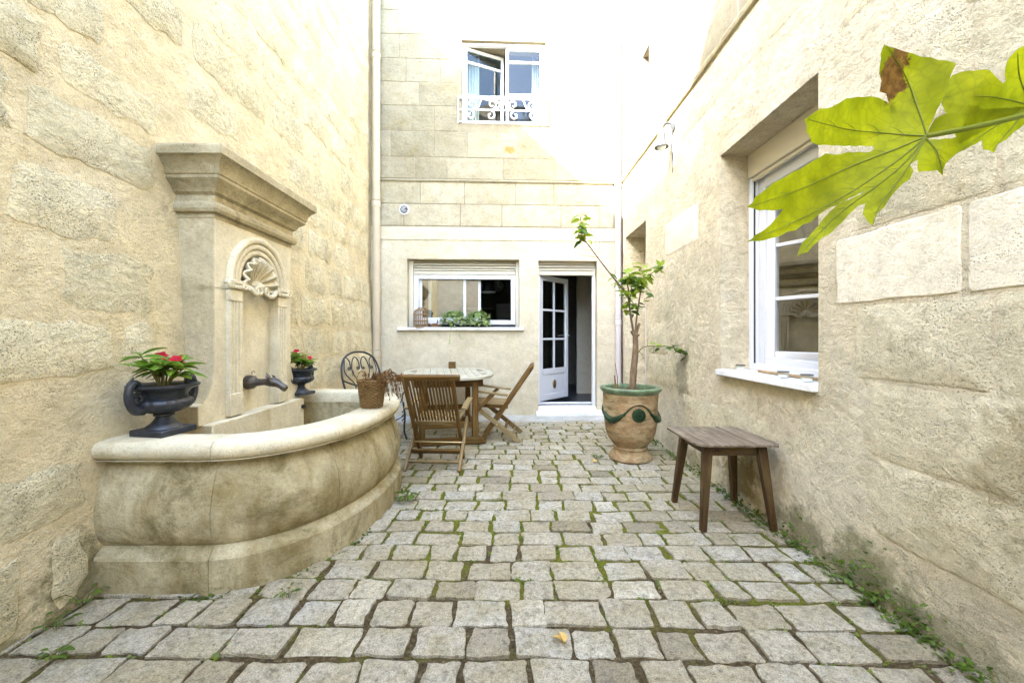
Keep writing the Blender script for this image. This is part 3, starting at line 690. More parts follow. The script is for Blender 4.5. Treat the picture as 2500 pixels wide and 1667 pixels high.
# interiors (real rooms behind the openings)
def room(name, x0, x1, y0, y1, z0, z1, mat, mats=None):
    o = MB(); t = .1
    o.box(x0 - t, x1 + t, y1, y1 + t, z0, z1); o.box(x0 - t, x0, y0, y1, z0, z1); o.box(x1, x1 + t, y0, y1, z0, z1); o.box(x0 - t, x1 + t, y0, y1 + t, z1, z1 + t)
    r_ = o.build(name, mat, smooth=False, origin=((x0 + x1) / 2, y1, z0)); r_['kind'] = 'structure'
    f = MB(); f.box(x0 - t, x1 + t, y0, y1 + t, z0 - t, z0); q = f.build(name + '_floor', 'roomfloor', smooth=False, origin=((x0 + x1) / 2, y1, z0 - t)); q['kind'] = 'structure'
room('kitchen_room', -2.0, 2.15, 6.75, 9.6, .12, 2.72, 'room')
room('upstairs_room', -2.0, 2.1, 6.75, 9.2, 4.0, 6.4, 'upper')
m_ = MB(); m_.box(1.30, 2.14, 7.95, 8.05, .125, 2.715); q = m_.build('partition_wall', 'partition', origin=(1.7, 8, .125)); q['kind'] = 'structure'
t_ = thing('pendant_lamp', 'black dome pendant lamp hanging inside the dark kitchen', 'lamp', (-.40, 7.6, 2.05))
m_ = MB(); m_.lathe([(.13, 0), (.128, .02), (.115, .09), (.08, .16), (.03, .20), (.02, .24)], 28, (-.40, 7.6, 2.05)); m_.build('lamp_shade', 'black', t_)
m_ = MB(); m_.lathe([(.134, -.012), (.136, .006), (.128, .008)], 28, (-.40, 7.6, 2.05)); m_.build('shade_rim', 'lampwhite', t_)
m_ = MB(); m_.tube([(-.40, 7.6, 2.28), (-.40, 7.6, 2.73)], .006, 6); m_.build('lamp_cord', 'black', t_)
t_ = thing('wall_clock', 'round wall clock with black rim on the kitchen back wall', 'clock', (-.28, 9.55, 2.40))
m_ = MB(); m_.tube([(-.28 + .16 * math.cos(2 * PI * i / 24), 9.57, 2.40 + .16 * math.sin(2 * PI * i / 24)) for i in range(25)], .02, 6); m_.build('clock_rim', 'black', t_)
m_ = MB(); m_.tube([(-.28, 9.599, 2.40), (-.28, 9.575, 2.40)], .15, 24); m_.build('clock_face', 'greycab', t_)
m_ = MB(); m_.beam((-.28, 9.57, 2.40), (-.28, 9.57, 2.51), .012, .004, (0, 1, 0)); m_.beam((-.28, 9.566, 2.40), (-.20, 9.566, 2.36), .012, .004, (0, 1, 0)); m_.build('clock_hand', 'lampwhite', t_)
t_ = thing('kitchen_shelf', 'dark open shelf unit inside the kitchen left of the grey cupboard', 'shelf', (-.7, 9.4, .12))
for zz in (.5, .9, 1.3, 1.62, 1.85):
    m_ = MB(); m_.box(-1.1, -.36, 9.25, 9.58, zz, zz + .03); m_.build('shelf_board', 'greycab', t_)
for xx in (-1.13, -.36):
    m_ = MB(); m_.box(xx, xx + .03, 9.25, 9.58, .122, 1.9); m_.build('shelf_side', 'room', t_)
t_ = thing('kitchen_cupboard', 'tall grey cupboard standing in the dark kitchen', 'cupboard', (-.05, 9.3, .12))
m_ = MB(); m_.box(-.30, .28, 9.05, 9.58, .122, 1.95); m_.build('carcass', 'greycab', t_, bevel=.005)
for a, b in ((-.295, -.012), (-.005, .275)):
    m_ = MB(); m_.box(a, b, 9.028, 9.05, .20, 1.945); m_.build('cupboard_door', 'greycab', t_, bevel=.004)
def curtain(x0, x1, label):
    m_ = MB(True); n = 26; zs_ = (4.42, 5.0, 5.85)
    for j, zz in enumerate(zs_):
        for i in range(n + 1):
            x = lerp(x0, x1, i / n); sq = 1 - .15 * (1 - j / 2)
            m_.add([(x0 + (x - x0) * sq if x0 > -.2 and False else x, BY + .40 + .018 * math.sin(i * 1.25 + j * .4), zz)], [], [(0, .5, 0)])
    for j in range(2):
        for i in range(n): m_.f.append((j * (n + 1) + i, j * (n + 1) + i + 1, (j + 1) * (n + 1) + i + 1, (j + 1) * (n + 1) + i))
    c_ = m_.build('window_curtain', 'fabric', origin=((x0 + x1) / 2, BY + .42, 4.42)); tag(c_, label, 'curtain', 'upstairs curtains')
    sm_ = c_.modifiers.new('t', 'SOLIDIFY'); sm_.thickness = .002
curtain(-.74, -.50, 'sheer white curtain at the left side of the upstairs window')
curtain(.36, .55, 'sheer white curtain at the right side of the upstairs window')

# ------------------------------------------------------------------ right wall
def PR(u, z, d): return Vector((RX - d, u, z))
def PRd(u, z, d): return Vector((RX + d, u, z))
RD = (5.18, 6.10, 0.0, 2.70); RW = (2.284, 3.346, .945, 2.71); RU = (5.06, 5.32, 4.30, 4.85)
mb = MB(); holes_wall(mb, PRd, (-4.2, 6.9), (-0.1, 6.6), [RD, RW, RU], 0.42, (3.6,))
rw = mb.build('house_wall', 'rplaster', smooth=False, origin=(RX, 3, 0))
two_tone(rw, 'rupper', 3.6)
tag(rw, 'rough cream stone house wall on the right with a recessed white window and a deep doorway', 'wall')
rc = [.31, .67, 1.03, 1.393, 1.75, 2.11, 2.47, 2.83, 3.19, 3.56, 3.95, 4.32, 4.70, 5.08, 5.45, 5.8]
for r_ in range(len(rc) - 1):
    if r_ == 3: cuts = [.35, .93, 1.547, 2.165]; u = 2.30
    else: cuts = []; u = .7 + rnd.uniform(-.4, 0)
    for a, b in zip(cuts, cuts[1:]):
        m_ = MB(); slab_stone(m_, PR, a + .012, b - .012, rc[3] + .012, rc[4] - .012, .004, .005, .014, .006, 6); m_.build('stone', 'rsmooth', rw, angle=20)
    while u < 6.2:
        w = rnd.uniform(.5, .85); a, b = u + .012, u + w - .012; z0, z1 = rc[r_] + .01, rc[r_ + 1] - .01; u += w
        if b > 6.2: break
        if rnd.random() < (.22 if z0 < 3.5 else 0): continue
        if z0 > CAMH + .9 * b: continue
        bad = False
        for h in (RD, RW, RU):
            if b > h[0] - .03 and a < h[1] + .03 and z1 > h[2] - .06 and z0 < h[3] + .03: bad = True
        if bad: continue
        if 3.5 < z0 < 3.62: z0 = 3.63
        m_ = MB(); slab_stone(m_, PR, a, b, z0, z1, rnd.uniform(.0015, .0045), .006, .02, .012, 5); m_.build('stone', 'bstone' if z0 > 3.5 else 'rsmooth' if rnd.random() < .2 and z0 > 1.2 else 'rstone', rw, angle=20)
m_ = MB(); m_.tube([PR(.4 + .15 * i, 3.60 + rnd.uniform(-.006, .006), 0.012) for i in range(41)], .026, 6); m_.build('string_course', 'rstone', rw)
# big window
u0, u1, z0, z1 = RW; XR = RX + .24
def PW(u, z, d): return Vector((XR + d, u, z))
m_ = MB(); pbox(m_, PW, u0 + .002, u1 - .002, z1 - .195, z1 - .002, -.02, .06); rwin = m_.build('shutter_box', 'cream', rw, bevel=.005)
m_ = MB(); pbox(m_, PW, u0 + .03, u1 - .03, z1 - .225, z1 - .197, .0, .03); m_.build('shutter_bottom_bar', 'cream', rwin, bevel=.004)
m_ = MB(); frame_rect(m_, PW, u0 + .002, u1 - .002, z0 + .024, z1 - .198, .10, .055, .12); fr_ = m_.build('right_window', 'white', rw, bevel=.005)
for a, b in ((u1 - .036, u1 - .002), (u0 + .002, u0 + .036)):
    m_ = MB(); pbox(m_, PW, a, b, z0 + .024, z1 - .198, -.012, .012); pbox(m_, PW, a, b, z0 + .024, z1 - .198, .028, .053); m_.build('shutter_rail', 'white', fr_, bevel=.003)
    m_ = MB(); pbox(m_, PW, a + .006, b - .006, z0 + .024, z1 - .198, .012, .028); m_.build('rail_slot', 'dark', fr_)
m_ = MB(); pbox(m_, PW, u0 + .037, u1 - .037, z0 + .024, z0 + .075, .0, .055); m_.build('frame_foot', 'white', fr_, bevel=.006)
ca_ = R(27); WS = u1 - u0 - .19
def PS(u, z, d): return Vector((XR + .075 + u * math.sin(ca_) + d * math.cos(ca_), u1 - .09 - u * math.cos(ca_) + d * math.sin(ca_), z))
c, d = z0 + .105, z1 - .26
m_ = MB(); frame_rect(m_, PS, 0, WS, c, d, .07, 0, .06); sa = m_.build('sash', 'white', fr_, bevel=.006)
for zz in (1.53, 1.945):
    m_ = MB(); pbox(m_, PS, .07, WS - .07, zz - .014, zz + .014, .008, .052); m_.build('muntin', 'white', fr_, bevel=.003)
m_ = MB(); pbox(m_, PS, .06, WS - .06, c + .06, d - .06, .028, .034); m_.build('pane', 'glass', fr_)
m_ = MB(); m_.box(RX - .045, RX + .25, u0 + .002, u1 - .002, .925, .968); m_.build('window_sill', 'sill', rw, bevel=.006, seg=2)
# doorway in the right wall
u0, u1, z0, z1 = RD; XR = RX + .26
m_ = MB(); pbox(m_, PW, u0 + .002, u1 - .002, z1 - .20, z1 - .002, .02, .1); m_.build('door_shutter_box', 'cream', rw, bevel=.005)
m_ = MB(); frame_rect(m_, PW, u0 + .002, u1 - .002, .10, z1 - .202, .06, .03, .10); df = m_.build('side_door_frame', 'white', rw, bevel=.005)
m_ = MB(); frame_rect(m_, PW, u0 + .065, u1 - .065, .12, z1 - .27, .09, .05, .09, wb=.5); dl = m_.build('side_door_leaf', 'white', rw, bevel=.005)
m_ = MB(); pbox(m_, PW, u0 + .15, u1 - .15, .61, z1 - .35, .066, .072); m_.build('pane', 'glass', dl)
m_ = MB(); pbox(m_, PW, u0 + .002, u1 - .002, -.02, .10, -.24, .12); m_.build('side_door_step', 'sill', rw, bevel=.008)
# little upper window
u0, u1, z0, z1 = RU; XR = RX + .2
m_ = MB(); frame_rect(m_, PW, u0 + .002, u1 - .002, z0 + .002, z1 - .002, .04, 0, .05); q = m_.build('small_window', 'white', rw)
m_ = MB(); pbox(m_, PW, u0 + .04, u1 - .04, z0 + .04, z1 - .04, .02, .026); m_.build('pane', 'glass', q)
m_ = MB(); m_.box(RX + .45, RX + 2.2, 1.9, 3.8, .6, .7); m_.box(RX + .45, RX + 2.2, 1.9, 3.8, 2.9, 3.0); m_.box(RX + 2.2, RX + 2.3, 1.9, 3.8, .6, 3.0); m_.box(RX + .43, RX + 2.3, 1.8, 1.9, .6, 3.0); m_.box(RX + .43, RX + 2.3, 3.8, 3.9, .6, 3.0)
m_.box(RX + .45, RX + 1.2, 4.8, 6.5, -.1, 0); m_.box(RX + 1.2, RX + 1.3, 4.8, 6.5, -.1, 5.2); m_.box(RX + .43, RX + 1.3, 4.7, 4.8, -.1, 5.2); m_.box(RX + .43, RX + 1.3, 6.5, 6.6, -.1, 5.2); m_.box(RX + .43, RX + 1.3, 4.7, 6.6, 5.2, 5.3)
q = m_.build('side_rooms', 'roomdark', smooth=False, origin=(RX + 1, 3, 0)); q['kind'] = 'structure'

# wall closing the court behind the viewer, with a tiled eave
m_ = MB(); m_.box(-2.6, 2.2, -4.0, -3.5, -.1, 3.6); q = m_.build('courtyard_wall', 'rear', smooth=False, origin=(0, -3.75, 0)); tag(q, 'plain pale wall closing the courtyard behind the viewpoint', 'wall')
for i in range(22):
    x = -2.5 + .22 * i
    m_ = MB(); m_.tube([(x, -3.3, 3.62), (x, -4.2, 3.92)], .10, 8, flat=.5); m_.build('roof_tile', 'roofing', q)

# ------------------------------------------------------------------ pipes, vent, lamp
def pipe(x, y, r, z1, mat, label, joints, name='downpipe'):
    t_ = thing(name, label, 'pipe', (x, y, 0))
    m_ = MB(); m_.tube([(x, y, .01), (x, y, z1)], r, 18); m_.build('pipe', mat, t_)
    for zz in joints:
        m_ = MB(); m_.lathe([(r + .001, -.05), (r + .007, -.045), (r + .007, .03), (r + .002, .045)], 18, (x, y, zz)); m_.lathe([(r + .001, .05), (r + .011, .053), (r + .011, .065), (r + .001, .068)], 18, (x, y, zz)); m_.build('pipe_collar', mat, t_)
pipe(-1.99, 6.10, .058, 6.6, 'pipe_beige', 'beige rainwater downpipe in the left corner beside the iron chair', [.98, 3.2, 5.4])
pipe(1.655, 6.26, .042, 6.6, 'pipe_white', 'pale pinkish downpipe in the right corner behind the potted tree', [1.45, 3.55, 5.6])
m_ = MB(); m_.tube([(1.708, 6.24 - .01 * math.sin(i), .02 + i * .34) for i in range(20)], .008, 6); q = m_.build('wall_cable', 'cable'); tag(q, 'thin black cable running up the right corner beside the pale downpipe', 'cable')
vc = W(987, 512, BY - .08); vc.y = BY + KSH * vc.x
t_ = thing('air_vent', 'small round white vent with black spiral grille above the kitchen window', 'vent', tuple(vc))
def vlathe(prof, n=28):
    m_ = MB(); m_.lathe(prof, n); m_.v = [Vector((vc.x + v.x, vc.y - v.z - .012, vc.z + v.y)) for v in m_.v]; return m_
vlathe([(.082, 0), (.080, .012), (.066, .020), (.060, .016)]).build('vent_plate', 'lampwhite', t_)
vlathe([(.058, .0), (.058, .022), (.054, .024)]).build('vent_core', 'cable', t_)
for r_ in (.040, .024, .010):
    m_ = MB(); m_.tube([(vc.x + r_ * math.cos(a * .3), vc.y - .038, vc.z + r_ * math.sin(a * .3)) for a in range(2, 21)], .003, 5); m_.build('vent_ring', 'lampwhite', t_)
lm = Vector((RX - .002, 4.28, 3.42))
t_ = thing('wall_lamp', 'pale grey gooseneck wall lamp mounted high on the right wall', 'lamp', tuple(lm))
m_ = MB(); m_.tube([lm, lm + Vector((-.02, 0, 0))], .045, 16); m_.build('wall_plate', 'lampgrey', t_)
m_ = MB(); m_.tube(bez([lm + Vector((-.01, 0, -.02)), lm + Vector((-.04, 0, .03)), lm + Vector((-.08, 0, .04)), lm + Vector((-.12, 0, .02)), lm + Vector((-.135, 0, -.05))], 6), .014, 8); m_.build('gooseneck', 'lampgrey', t_)
hc = lm + Vector((-.135, 0, -.05))
m_ = MB(); m_.lathe([(.028, 0), (.040, -.02), (.042, -.09), (.050, -.10), (.052, -.12), (.072, -.15), (.075, -.165), (.062, -.165), (.04, -.13)], 22, tuple(hc)); m_.build('lamp_head', 'lampgrey', t_)
m_ = MB(); m_.lathe([(.001, -.19), (.03, -.185), (.045, -.165), (.045, -.13)], 18, tuple(hc)); m_.build('lamp_bulb', 'wax', t_)
m_ = MB(); m_.tube(bez([lm + Vector((-.006, .02, -.03)), lm + Vector((-.008, .05, -.15)), lm + Vector((-.006, .03, -.3)), lm + Vector((.0, .04, -.46))], 5), .006, 6); m_.build('lamp_cable', 'lampgrey', t_)

# ------------------------------------------------------------------ fountain
fo = thing('wall_fountain', 'old limestone wall fountain with shell niche, cornice and curved basin on the left', 'fountain', (LX, FC, 0))
PX = -1.863                                           # face of the back panel
yA, yB = FC - .45, FC + .45
def pathsweep(pts, prof, name, mat, gaps, ang=40):
    """sweep (offset, z) profile along the plan outline, cut into stones at the given fractions"""
    P_ = [Vector((a, b, 0)) for a, b in pts]; N = []
    for i in range(len(P_)):
        d = (P_[min(i + 1, len(P_) - 1)] - P_[max(i - 1, 0)]).normalized(); N.append(Vector((d.y, -d.x, 0)))
    Ls = [0]
    for i in range(1, len(P_)): Ls.append(Ls[-1] + (P_[i] - P_[i - 1]).length)
    def at(s_):
        s_ = min(max(s_, 0), Ls[-1]); i = 1
        while i < len(Ls) - 1 and Ls[i] < s_: i += 1
        t = (s_ - Ls[i - 1]) / max(Ls[i] - Ls[i - 1], 1e-6); return P_[i - 1].lerp(P_[i], t), N[i - 1].lerp(N[i], t).normalized()
    T = Ls[-1]; cuts = [0] + [g * T for g in gaps] + [T]
    for k in range(len(cuts) - 1):
        a, b = cuts[k] + (.0012 if k else 0), cuts[k + 1] - (.0012 if k < len(cuts) - 2 else 0)
        m_ = MB(); m_.tint = rnd.random(); n = max(6, int((b - a) / .045)); q = len(prof)
        for i in range(n + 1):
            p, nn = at(lerp(a, b, i / n)); m_.add([(p.x + nn.x * o_, p.y + nn.y * o_, z_) for o_, z_ in prof], [])
        for i in range(n):
            for j in range(q): m_.f.append((i * q + j, i * q + (j + 1) % q, (i + 1) * q + (j + 1) % q, (i + 1) * q + j))
        m_.f.append(tuple(range(q))[::-1]); m_.f.append(tuple(n * q + j for j in range(q)))
        m_.build(name, mat, fo, angle=ang)
base = outline()
gaps = (.17, .335, .665, .83)
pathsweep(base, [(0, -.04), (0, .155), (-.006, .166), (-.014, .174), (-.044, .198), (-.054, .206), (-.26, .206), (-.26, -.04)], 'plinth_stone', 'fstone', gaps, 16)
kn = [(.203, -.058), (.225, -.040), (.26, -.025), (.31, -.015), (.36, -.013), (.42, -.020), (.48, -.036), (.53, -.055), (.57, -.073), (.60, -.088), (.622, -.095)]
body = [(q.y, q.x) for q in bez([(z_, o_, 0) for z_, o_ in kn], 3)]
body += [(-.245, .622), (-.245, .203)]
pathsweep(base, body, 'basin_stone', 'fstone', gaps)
rim = [(-.14, .621), (-.045, .621), (-.030, .626)]
for i in range(9):
    a = -PI / 2 + .35 + (PI - .35) * i / 8; rim.append((-.062 + .048 * math.cos(a), .672 + .046 * math.sin(a)))
rim += [(-.12, .722), (-.20, .721), (-.235, .712), (-.25, .69), (-.25, .621)]
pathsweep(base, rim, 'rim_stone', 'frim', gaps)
m_ = MB(); q = [Vector((a, b, 0)) for a, b in outline(-.24)]; nq = len(q)
m_.add([(v.x, v.y, z_) for z_ in (.05, .30) for v in q], [tuple(range(nq))[::-1], tuple(range(nq, 2 * nq))]); m_.build('basin_floor', 'fstone', fo, smooth=False)
m_ = MB(); m_.box(LX - .02, -1.80, yA - .10, yB + .10, .30, .70); m_.build('basin_back_stone', 'fclean', fo, bevel=.006)
# panel with curved feet
poly = [(yA, 2.02), (yA, 1.12), (yA - .004, 1.02), (yA - .02, .94), (yA - .055, .87), (yA - .10, .83), (yA - .135, .82), (yA - .135, .695)]
poly = poly + [(2 * FC - a, b) for a, b in reversed(poly)]
yi0, yi1 = FC - .215, FC + .215
# niche opening in the panel
arch_i = .215; SPR = 1.60
front = MB(); 
inner = [(yi0, .70)] + [(FC - arch_i * math.cos(PI * i / 20), SPR + arch_i * math.sin(PI * i / 20)) for i in range(21)] + [(yi1, .70)]
ring = poly[:8] + inner + poly[8:]
nq = len(ring)
front.add([(x, a, b) for x in (PX, LX - .02) for a, b in ring], [tuple(range(nq)), tuple(range(nq, 2 * nq))[::-1]] + [(i, (i + 1) % nq, nq + (i + 1) % nq, nq + i) for i in range(nq)])
pan = front.build('back_panel', 'fclean', fo, bevel=.004)
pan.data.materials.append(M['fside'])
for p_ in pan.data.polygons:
    if abs(p_.normal.y) > .6 and not (yi0 - .01 < p_.center.y + FC < yi1 + .01): p_.material_index = 1  # side faces take the stained stone with shade in its colour
m_ = MB(); m_.box(LX - .01, PX - .045, yi0 - .03, yi1 + .03, .69, 1.98); m_.build('niche_back', 'fclean', fo)
for zz in (1.545,):
    m_ = MB(); m_.box(LX, PX + .0015, yA - .0015, yi0 - .135, zz, zz + .004); m_.build('panel_joint', 'fold', fo)
# cornice, one moulded stone round three sides
cp = [(.004, -.40), (.004, -.372), (.028, -.368), (.038, -.350), (.038, -.325), (.026, -.306), (.012, -.300), (.010, -.262), (.022, -.250), (.030, -.246), (.045, -.215), (.075, -.190), (.085, -.178), (.085, -.160), (.092, -.155), (.100, -.120), (.120, -.085), (.140, -.066), (.152, -.060), (.152, -.012), (.146, .0)]
ZC = 2.385
m_ = MB(); q = len(cp)
for (sx, sy, cx_, cy_) in ((0, -1, LX - .05, yA), (1, -1, PX, yA), (1, 1, PX, yB), (0, 1, LX - .05, yB)):
    for o_, z_ in cp: m_.add([(cx_ + sx * o_, cy_ + sy * o_, ZC + z_)], [])
for k in range(3):
    for j in range(q - 1): m_.f.append((k * q + j, k * q + j + 1, (k + 1) * q + j + 1, (k + 1) * q + j))
m_.f.append((q - 1, 2 * q - 1, 3 * q - 1, 4 * q - 1)); m_.f.append((0, 3 * q, 2 * q, q)[::-1])
m_.f.append(tuple(range(q))[::-1] ); m_.f.append(tuple(3 * q + j for j in range(q)))
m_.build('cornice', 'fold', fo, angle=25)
# pilasters
for s_ in (-1, 1):
    c0 = FC + s_ * (.215 + .065)
    m_ = MB(); w = .065; d = .030
    xs = [-w, -w + .020]
    # fluted strip
    sec = [(-w, 0), (-w, d)]
    for k in range(3):
        a = -w + .022 + k * .031
        sec += [(a, d), (a + .004, d - .012), (a + .010, d - .016), (a + .016, d - .012), (a + .020, d)]
    sec += [(w, d), (w, 0)]
    nq = len(sec)
    m_.add([(PX - .003 + b, c0 + a, z_) for z_ in (.86, 1.47) for a, b in sec], [tuple(range(nq)), tuple(range(nq, 2 * nq))[::-1]] + [(i, (i + 1) % nq, nq + (i + 1) % nq, nq + i) for i in range(nq)])
    pil = m_.build('pilaster', 'fclean', fo, angle=50)
    m_ = MB(); m_.box(PX - .003, PX + d + .004, c0 - w - .002, c0 + w + .002, .71, .858); m_.build('pilaster_base', 'fclean', pil, bevel=.004)
    m_ = MB(); m_.box(PX - .003, PX + d, c0 - w, c0 + w, 1.472, 1.548); m_.build('pilaster_neck', 'fclean', pil, bevel=.004)
    m_ = MB(); m_.box(PX - .003, PX + d + .016, c0 - w - .012, c0 + w + .012, 1.588, 1.612); m_.box(PX - .003, PX + d + .008, c0 - w - .004, c0 + w + .004, 1.550, 1.588); m_.build('capital', 'fclean', pil, bevel=.004)
    for k in range(4):
        m_ = MB(); m_.lathe([(.001, -.014), (.010, -.010), (.013, 0), (.010, .010), (.001, .013)], 10, (PX + d + .010, c0 - .036 + .024 * k, 1.568)); m_.build('egg', 'fclean', pil)
    for sg in (-1, 1):
        m_ = MB(); yc = c0 + sg * (w + .006); m_.tube([(PX + d + .010, yc - sg * r_ * math.cos(a), 1.580 + r_ * math.sin(a)) for a, r_ in ((i * .55, .030 * (1 - i / 22)) for i in range(20))], .009, 6); m_.build('volute', 'fclean', pil)
# moulded arch
for k, (r0, r1, pd) in enumerate(((.215, .255, .020), (.257, .298, .028), (.300, .345, .036))):
    m_ = MB(); n = 40
    sec = [(r0, -.003), (r0, pd - .008), (r0 + .008, pd), (r1 - .010, pd), (r1, pd - .010), (r1, -.003)]; q = len(sec)
    for i in range(n + 1):
        a = PI * i / n
        for r_, d in sec: m_.add([(PX + d, FC - r_ * math.cos(a), 1.613 + r_ * math.sin(a))], [])
    for i in range(n):
        for j in range(q): m_.f.append((i * q + j, i * q + (j + 1) % q, (i + 1) * q + (j + 1) % q, (i + 1) * q + j))
    m_.f.append(tuple(range(q))); m_.f.append(tuple(n * q + j for j in range(q)))
    m_.build('arch_moulding', 'fclean', fo, angle=50)
# shell
hz = 1.60
m_ = MB(); m_.tube([(PX - .045, FC, hz), (PX + .02, FC, hz)], [.05, .035], 16)
m_.lathe([(.001, -.03), (.025, -.022), (.032, 0), (.022, .022), (.001, .03)], 14, (PX + .015, FC, hz))
shell = m_.build('shell', 'fclean', fo)
NL = 9
for k in range(NL):
    a0 = R(-12) + R(204) * k / NL; a1 = R(-12) + R(204) * (k + 1) / NL
    m_ = MB(); nr, na = 9, 8
    RR = .215 - .01 * abs(k - 4) / 4
    for i in range(nr + 1):
        for j in range(na + 1):
            f = j / na; t = i / nr; a = lerp(a0, a1, f)
            rr = lerp(.035, RR * (1 - .14 * abs(2 * f - 1) ** 2.2), t)
            rid = abs(2 * f - 1)
            dx = -.040 + .072 * t ** 1.6 + (.026 * rid ** 1.6 - .018) * (0.25 + t) + (.010 if i == nr else 0)
            m_.add([(PX + dx, FC - rr * math.cos(a), hz + rr * math.sin(a))], [])
    for i in range(nr):
        for j in range(na): m_.f.append((i * (na + 1) + j, i * (na + 1) + j + 1, (i + 1) * (na + 1) + j + 1, (i + 1) * (na + 1) + j))
    l_ = m_.build('shell_lobe', 'fclean', shell, angle=70); sm_ = l_.modifiers.new('t', 'SOLIDIFY'); sm_.thickness = .014; sm_.offset = 1 if False else 0
    # raised rib along each flute edge
    m_ = MB(); m_.tube([(PX - .036 + .080 * t ** 1.6 + .010, FC - lerp(.03, .19, t) * math.cos(a0), hz + lerp(.03, .19, t) * math.sin(a0)) for t in (0, .2, .4, .6, .8, 1)], [.005, .006, .007, .008, .009, .007], 6); m_.build('shell_rib', 'fclean', shell)
for sg in (-1, 1):
    m_ = MB(); m_.tube([(PX + .03 + .01 * math.sin(i * .2), FC + sg * (.045 + .0) + sg * .034 * (1 - i / 26) * math.cos(i * .5), hz - .035 + .034 * (1 - i / 26) * math.sin(i * .5)) for i in range(24)], .011, 6); m_.build('shell_volute', 'fclean', shell)
    m_ = MB(); m_.tube(bez([(PX + .02, FC + sg * .05, hz - .045), (PX + .045, FC + sg * .10, hz - .065), (PX + .04, FC + sg * .15, hz - .03), (PX + .02, FC + sg * .20, hz - .005)], 6), [.008 + .011 * math.sin(PI * i / 18) for i in range(19)], 8); m_.build('shell_scroll', 'fclean', shell)
# bronze spout shaped like a finned head
SY = FC - .06; SZ = .905
m_ = MB(); cl = [(PX - .05, SZ, .050), (PX - .02, SZ, .052), (PX + .008, SZ, .046), (PX + .022, SZ - .001, .030), (PX + .05, SZ, .025), (PX + .085, SZ + .002, .024), (PX + .105, SZ + .003, .029), (PX + .128, SZ + .002, .034), (PX + .155, SZ - .003, .033), (PX + .18, SZ - .012, .026), (PX + .205, SZ - .026, .024), (PX + .232, SZ - .044, .025), (PX + .240, SZ - .050, .020), (PX + .236, SZ - .046, .014)]
m_.tube([(a, SY, b) for a, b, _ in cl], [c_ for *_, c_ in cl], 16); sp_ = m_.build('spout', 'bronze', fo)
for sg in (-1, 0, 1):
    m_ = MB(); b0 = Vector((PX + .115 + .02 * abs(sg), SY + sg * .026, SZ + .028 - .008 * abs(sg)))
    m_.tube([b0, b0 + Vector((-.004, sg * .010, .018)), b0 + Vector((-.022, sg * .016, .040 - .012 * abs(sg)))], [.015, .010, .002], 8); m_.build('spout_fin', 'bronze', sp_)
for sg in (-1, 1):
    m_ = MB(); m_.tube(bez([(PX + .12, SY + sg * .030, SZ + .015), (PX + .150, SY + sg * .037, SZ + .012), (PX + .180, SY + sg * .031, SZ - .002), (PX + .20, SY + sg * .022, SZ - .016)], 5), [.004, .006, .008, .009, .010, .011, .012, .012, .012, .011, .010, .009, .007, .006, .005, .003], 8); m_.build('spout_brow', 'bronze', sp_)
m_ = MB(); m_.tube([(PX - .01 + .012 * math.cos(i * .5), SY + .02, SZ + .066 + .012 * math.sin(i * .5)) for i in range(9)], .0025, 5); m_.build('spout_ring', 'bronze', sp_)
m_ = MB(); m_.tube([(-1.802, FC + .52, .63), (-1.775, FC + .52, .63)], .018, 12); m_.build('overflow_pipe', 'black', fo)

# ------------------------------------------------------------------ leaves
def leaf_mesh(name, mat, L=1.0, w=.3, fold=.25, droop=.2, n=6, shape=1.0):
    m_ = MB()
    for i in range(n + 1):
        t = i / n; ww = w * (math.sin(PI * t ** shape) ** .8 if 0 < t < 1 else 0.015)
        z_ = -droop * t * t
        for s_ in (-1, 0, 1): m_.add([(s_ * ww, t * L, z_ + fold * ww * abs(s_))], [], [(t, s_ * 1.0, 0)])
    for i in range(n):
        for j in range(2): m_.f.append((i * 3 + j, i * 3 + j + 1, (i + 1) * 3 + j + 1, (i + 1) * 3 + j))
    o = m_.build(name, mat, angle=80); me = o.data; bpy.data.objects.remove(o); return me
LM = {k: leaf_mesh('leaf', k, w=w, fold=f, droop=d, shape=s_) for k, w, f, d, s_ in (('lemon', .26, .35, .22, .9), ('lemond', .26, .3, .3, .9), ('impat', .19, .4, .28, .9), ('weed', .24, .3, .25, .9), ('petal', .45, .15, .15, .65), ('autumn', .32, .6, .15, .8))}
def put_leaf(me, parent, pos, direction, size, name='leaf', up=(0, 0, 1), roll=0.0):
    d = Vector(direction).normalized(); u = Vector(up); x = d.cross(u)
    if x.length < .05: x = d.cross(Vector((1, 0, 0)))
    x.normalize(); z_ = x.cross(d)
    mt = Matrix((x, d, z_)).transposed().to_4x4() @ Matrix.Rotation(roll, 4, 'Y') @ Matrix.Scale(size, 4)
    o = bpy.data.objects.new(name, me); C.objects.link(o); o.parent = parent
    loc = Vector(pos) - WP[parent.name]
    o.matrix_local = Matrix.Translation(loc) @ mt
    return o
def leaf_into(mb, pos, d, size, w=.3, n=3, fold=.3):
    d = Vector(d).normalized(); x = d.cross(Vector((0, 0, 1)))
    if x.length < .05: x = Vector((1, 0, 0))
    x.normalize(); z_ = x.cross(d); pos = Vector(pos); vs_ = []; gs_ = []
    for t, ww in ((0, .02), (.35, 1), (.7, .75), (1, .02)):
        for s_ in (-1, 1): vs_.append(pos + d * t * size + x * s_ * ww * w * size + z_ * size * (fold * ww * w - .2 * t * t)); gs_.append((t, s_, 0))
    mb.add(vs_, [(0, 1, 3, 2), (2, 3, 5, 4), (4, 5, 7, 6)], gs_)

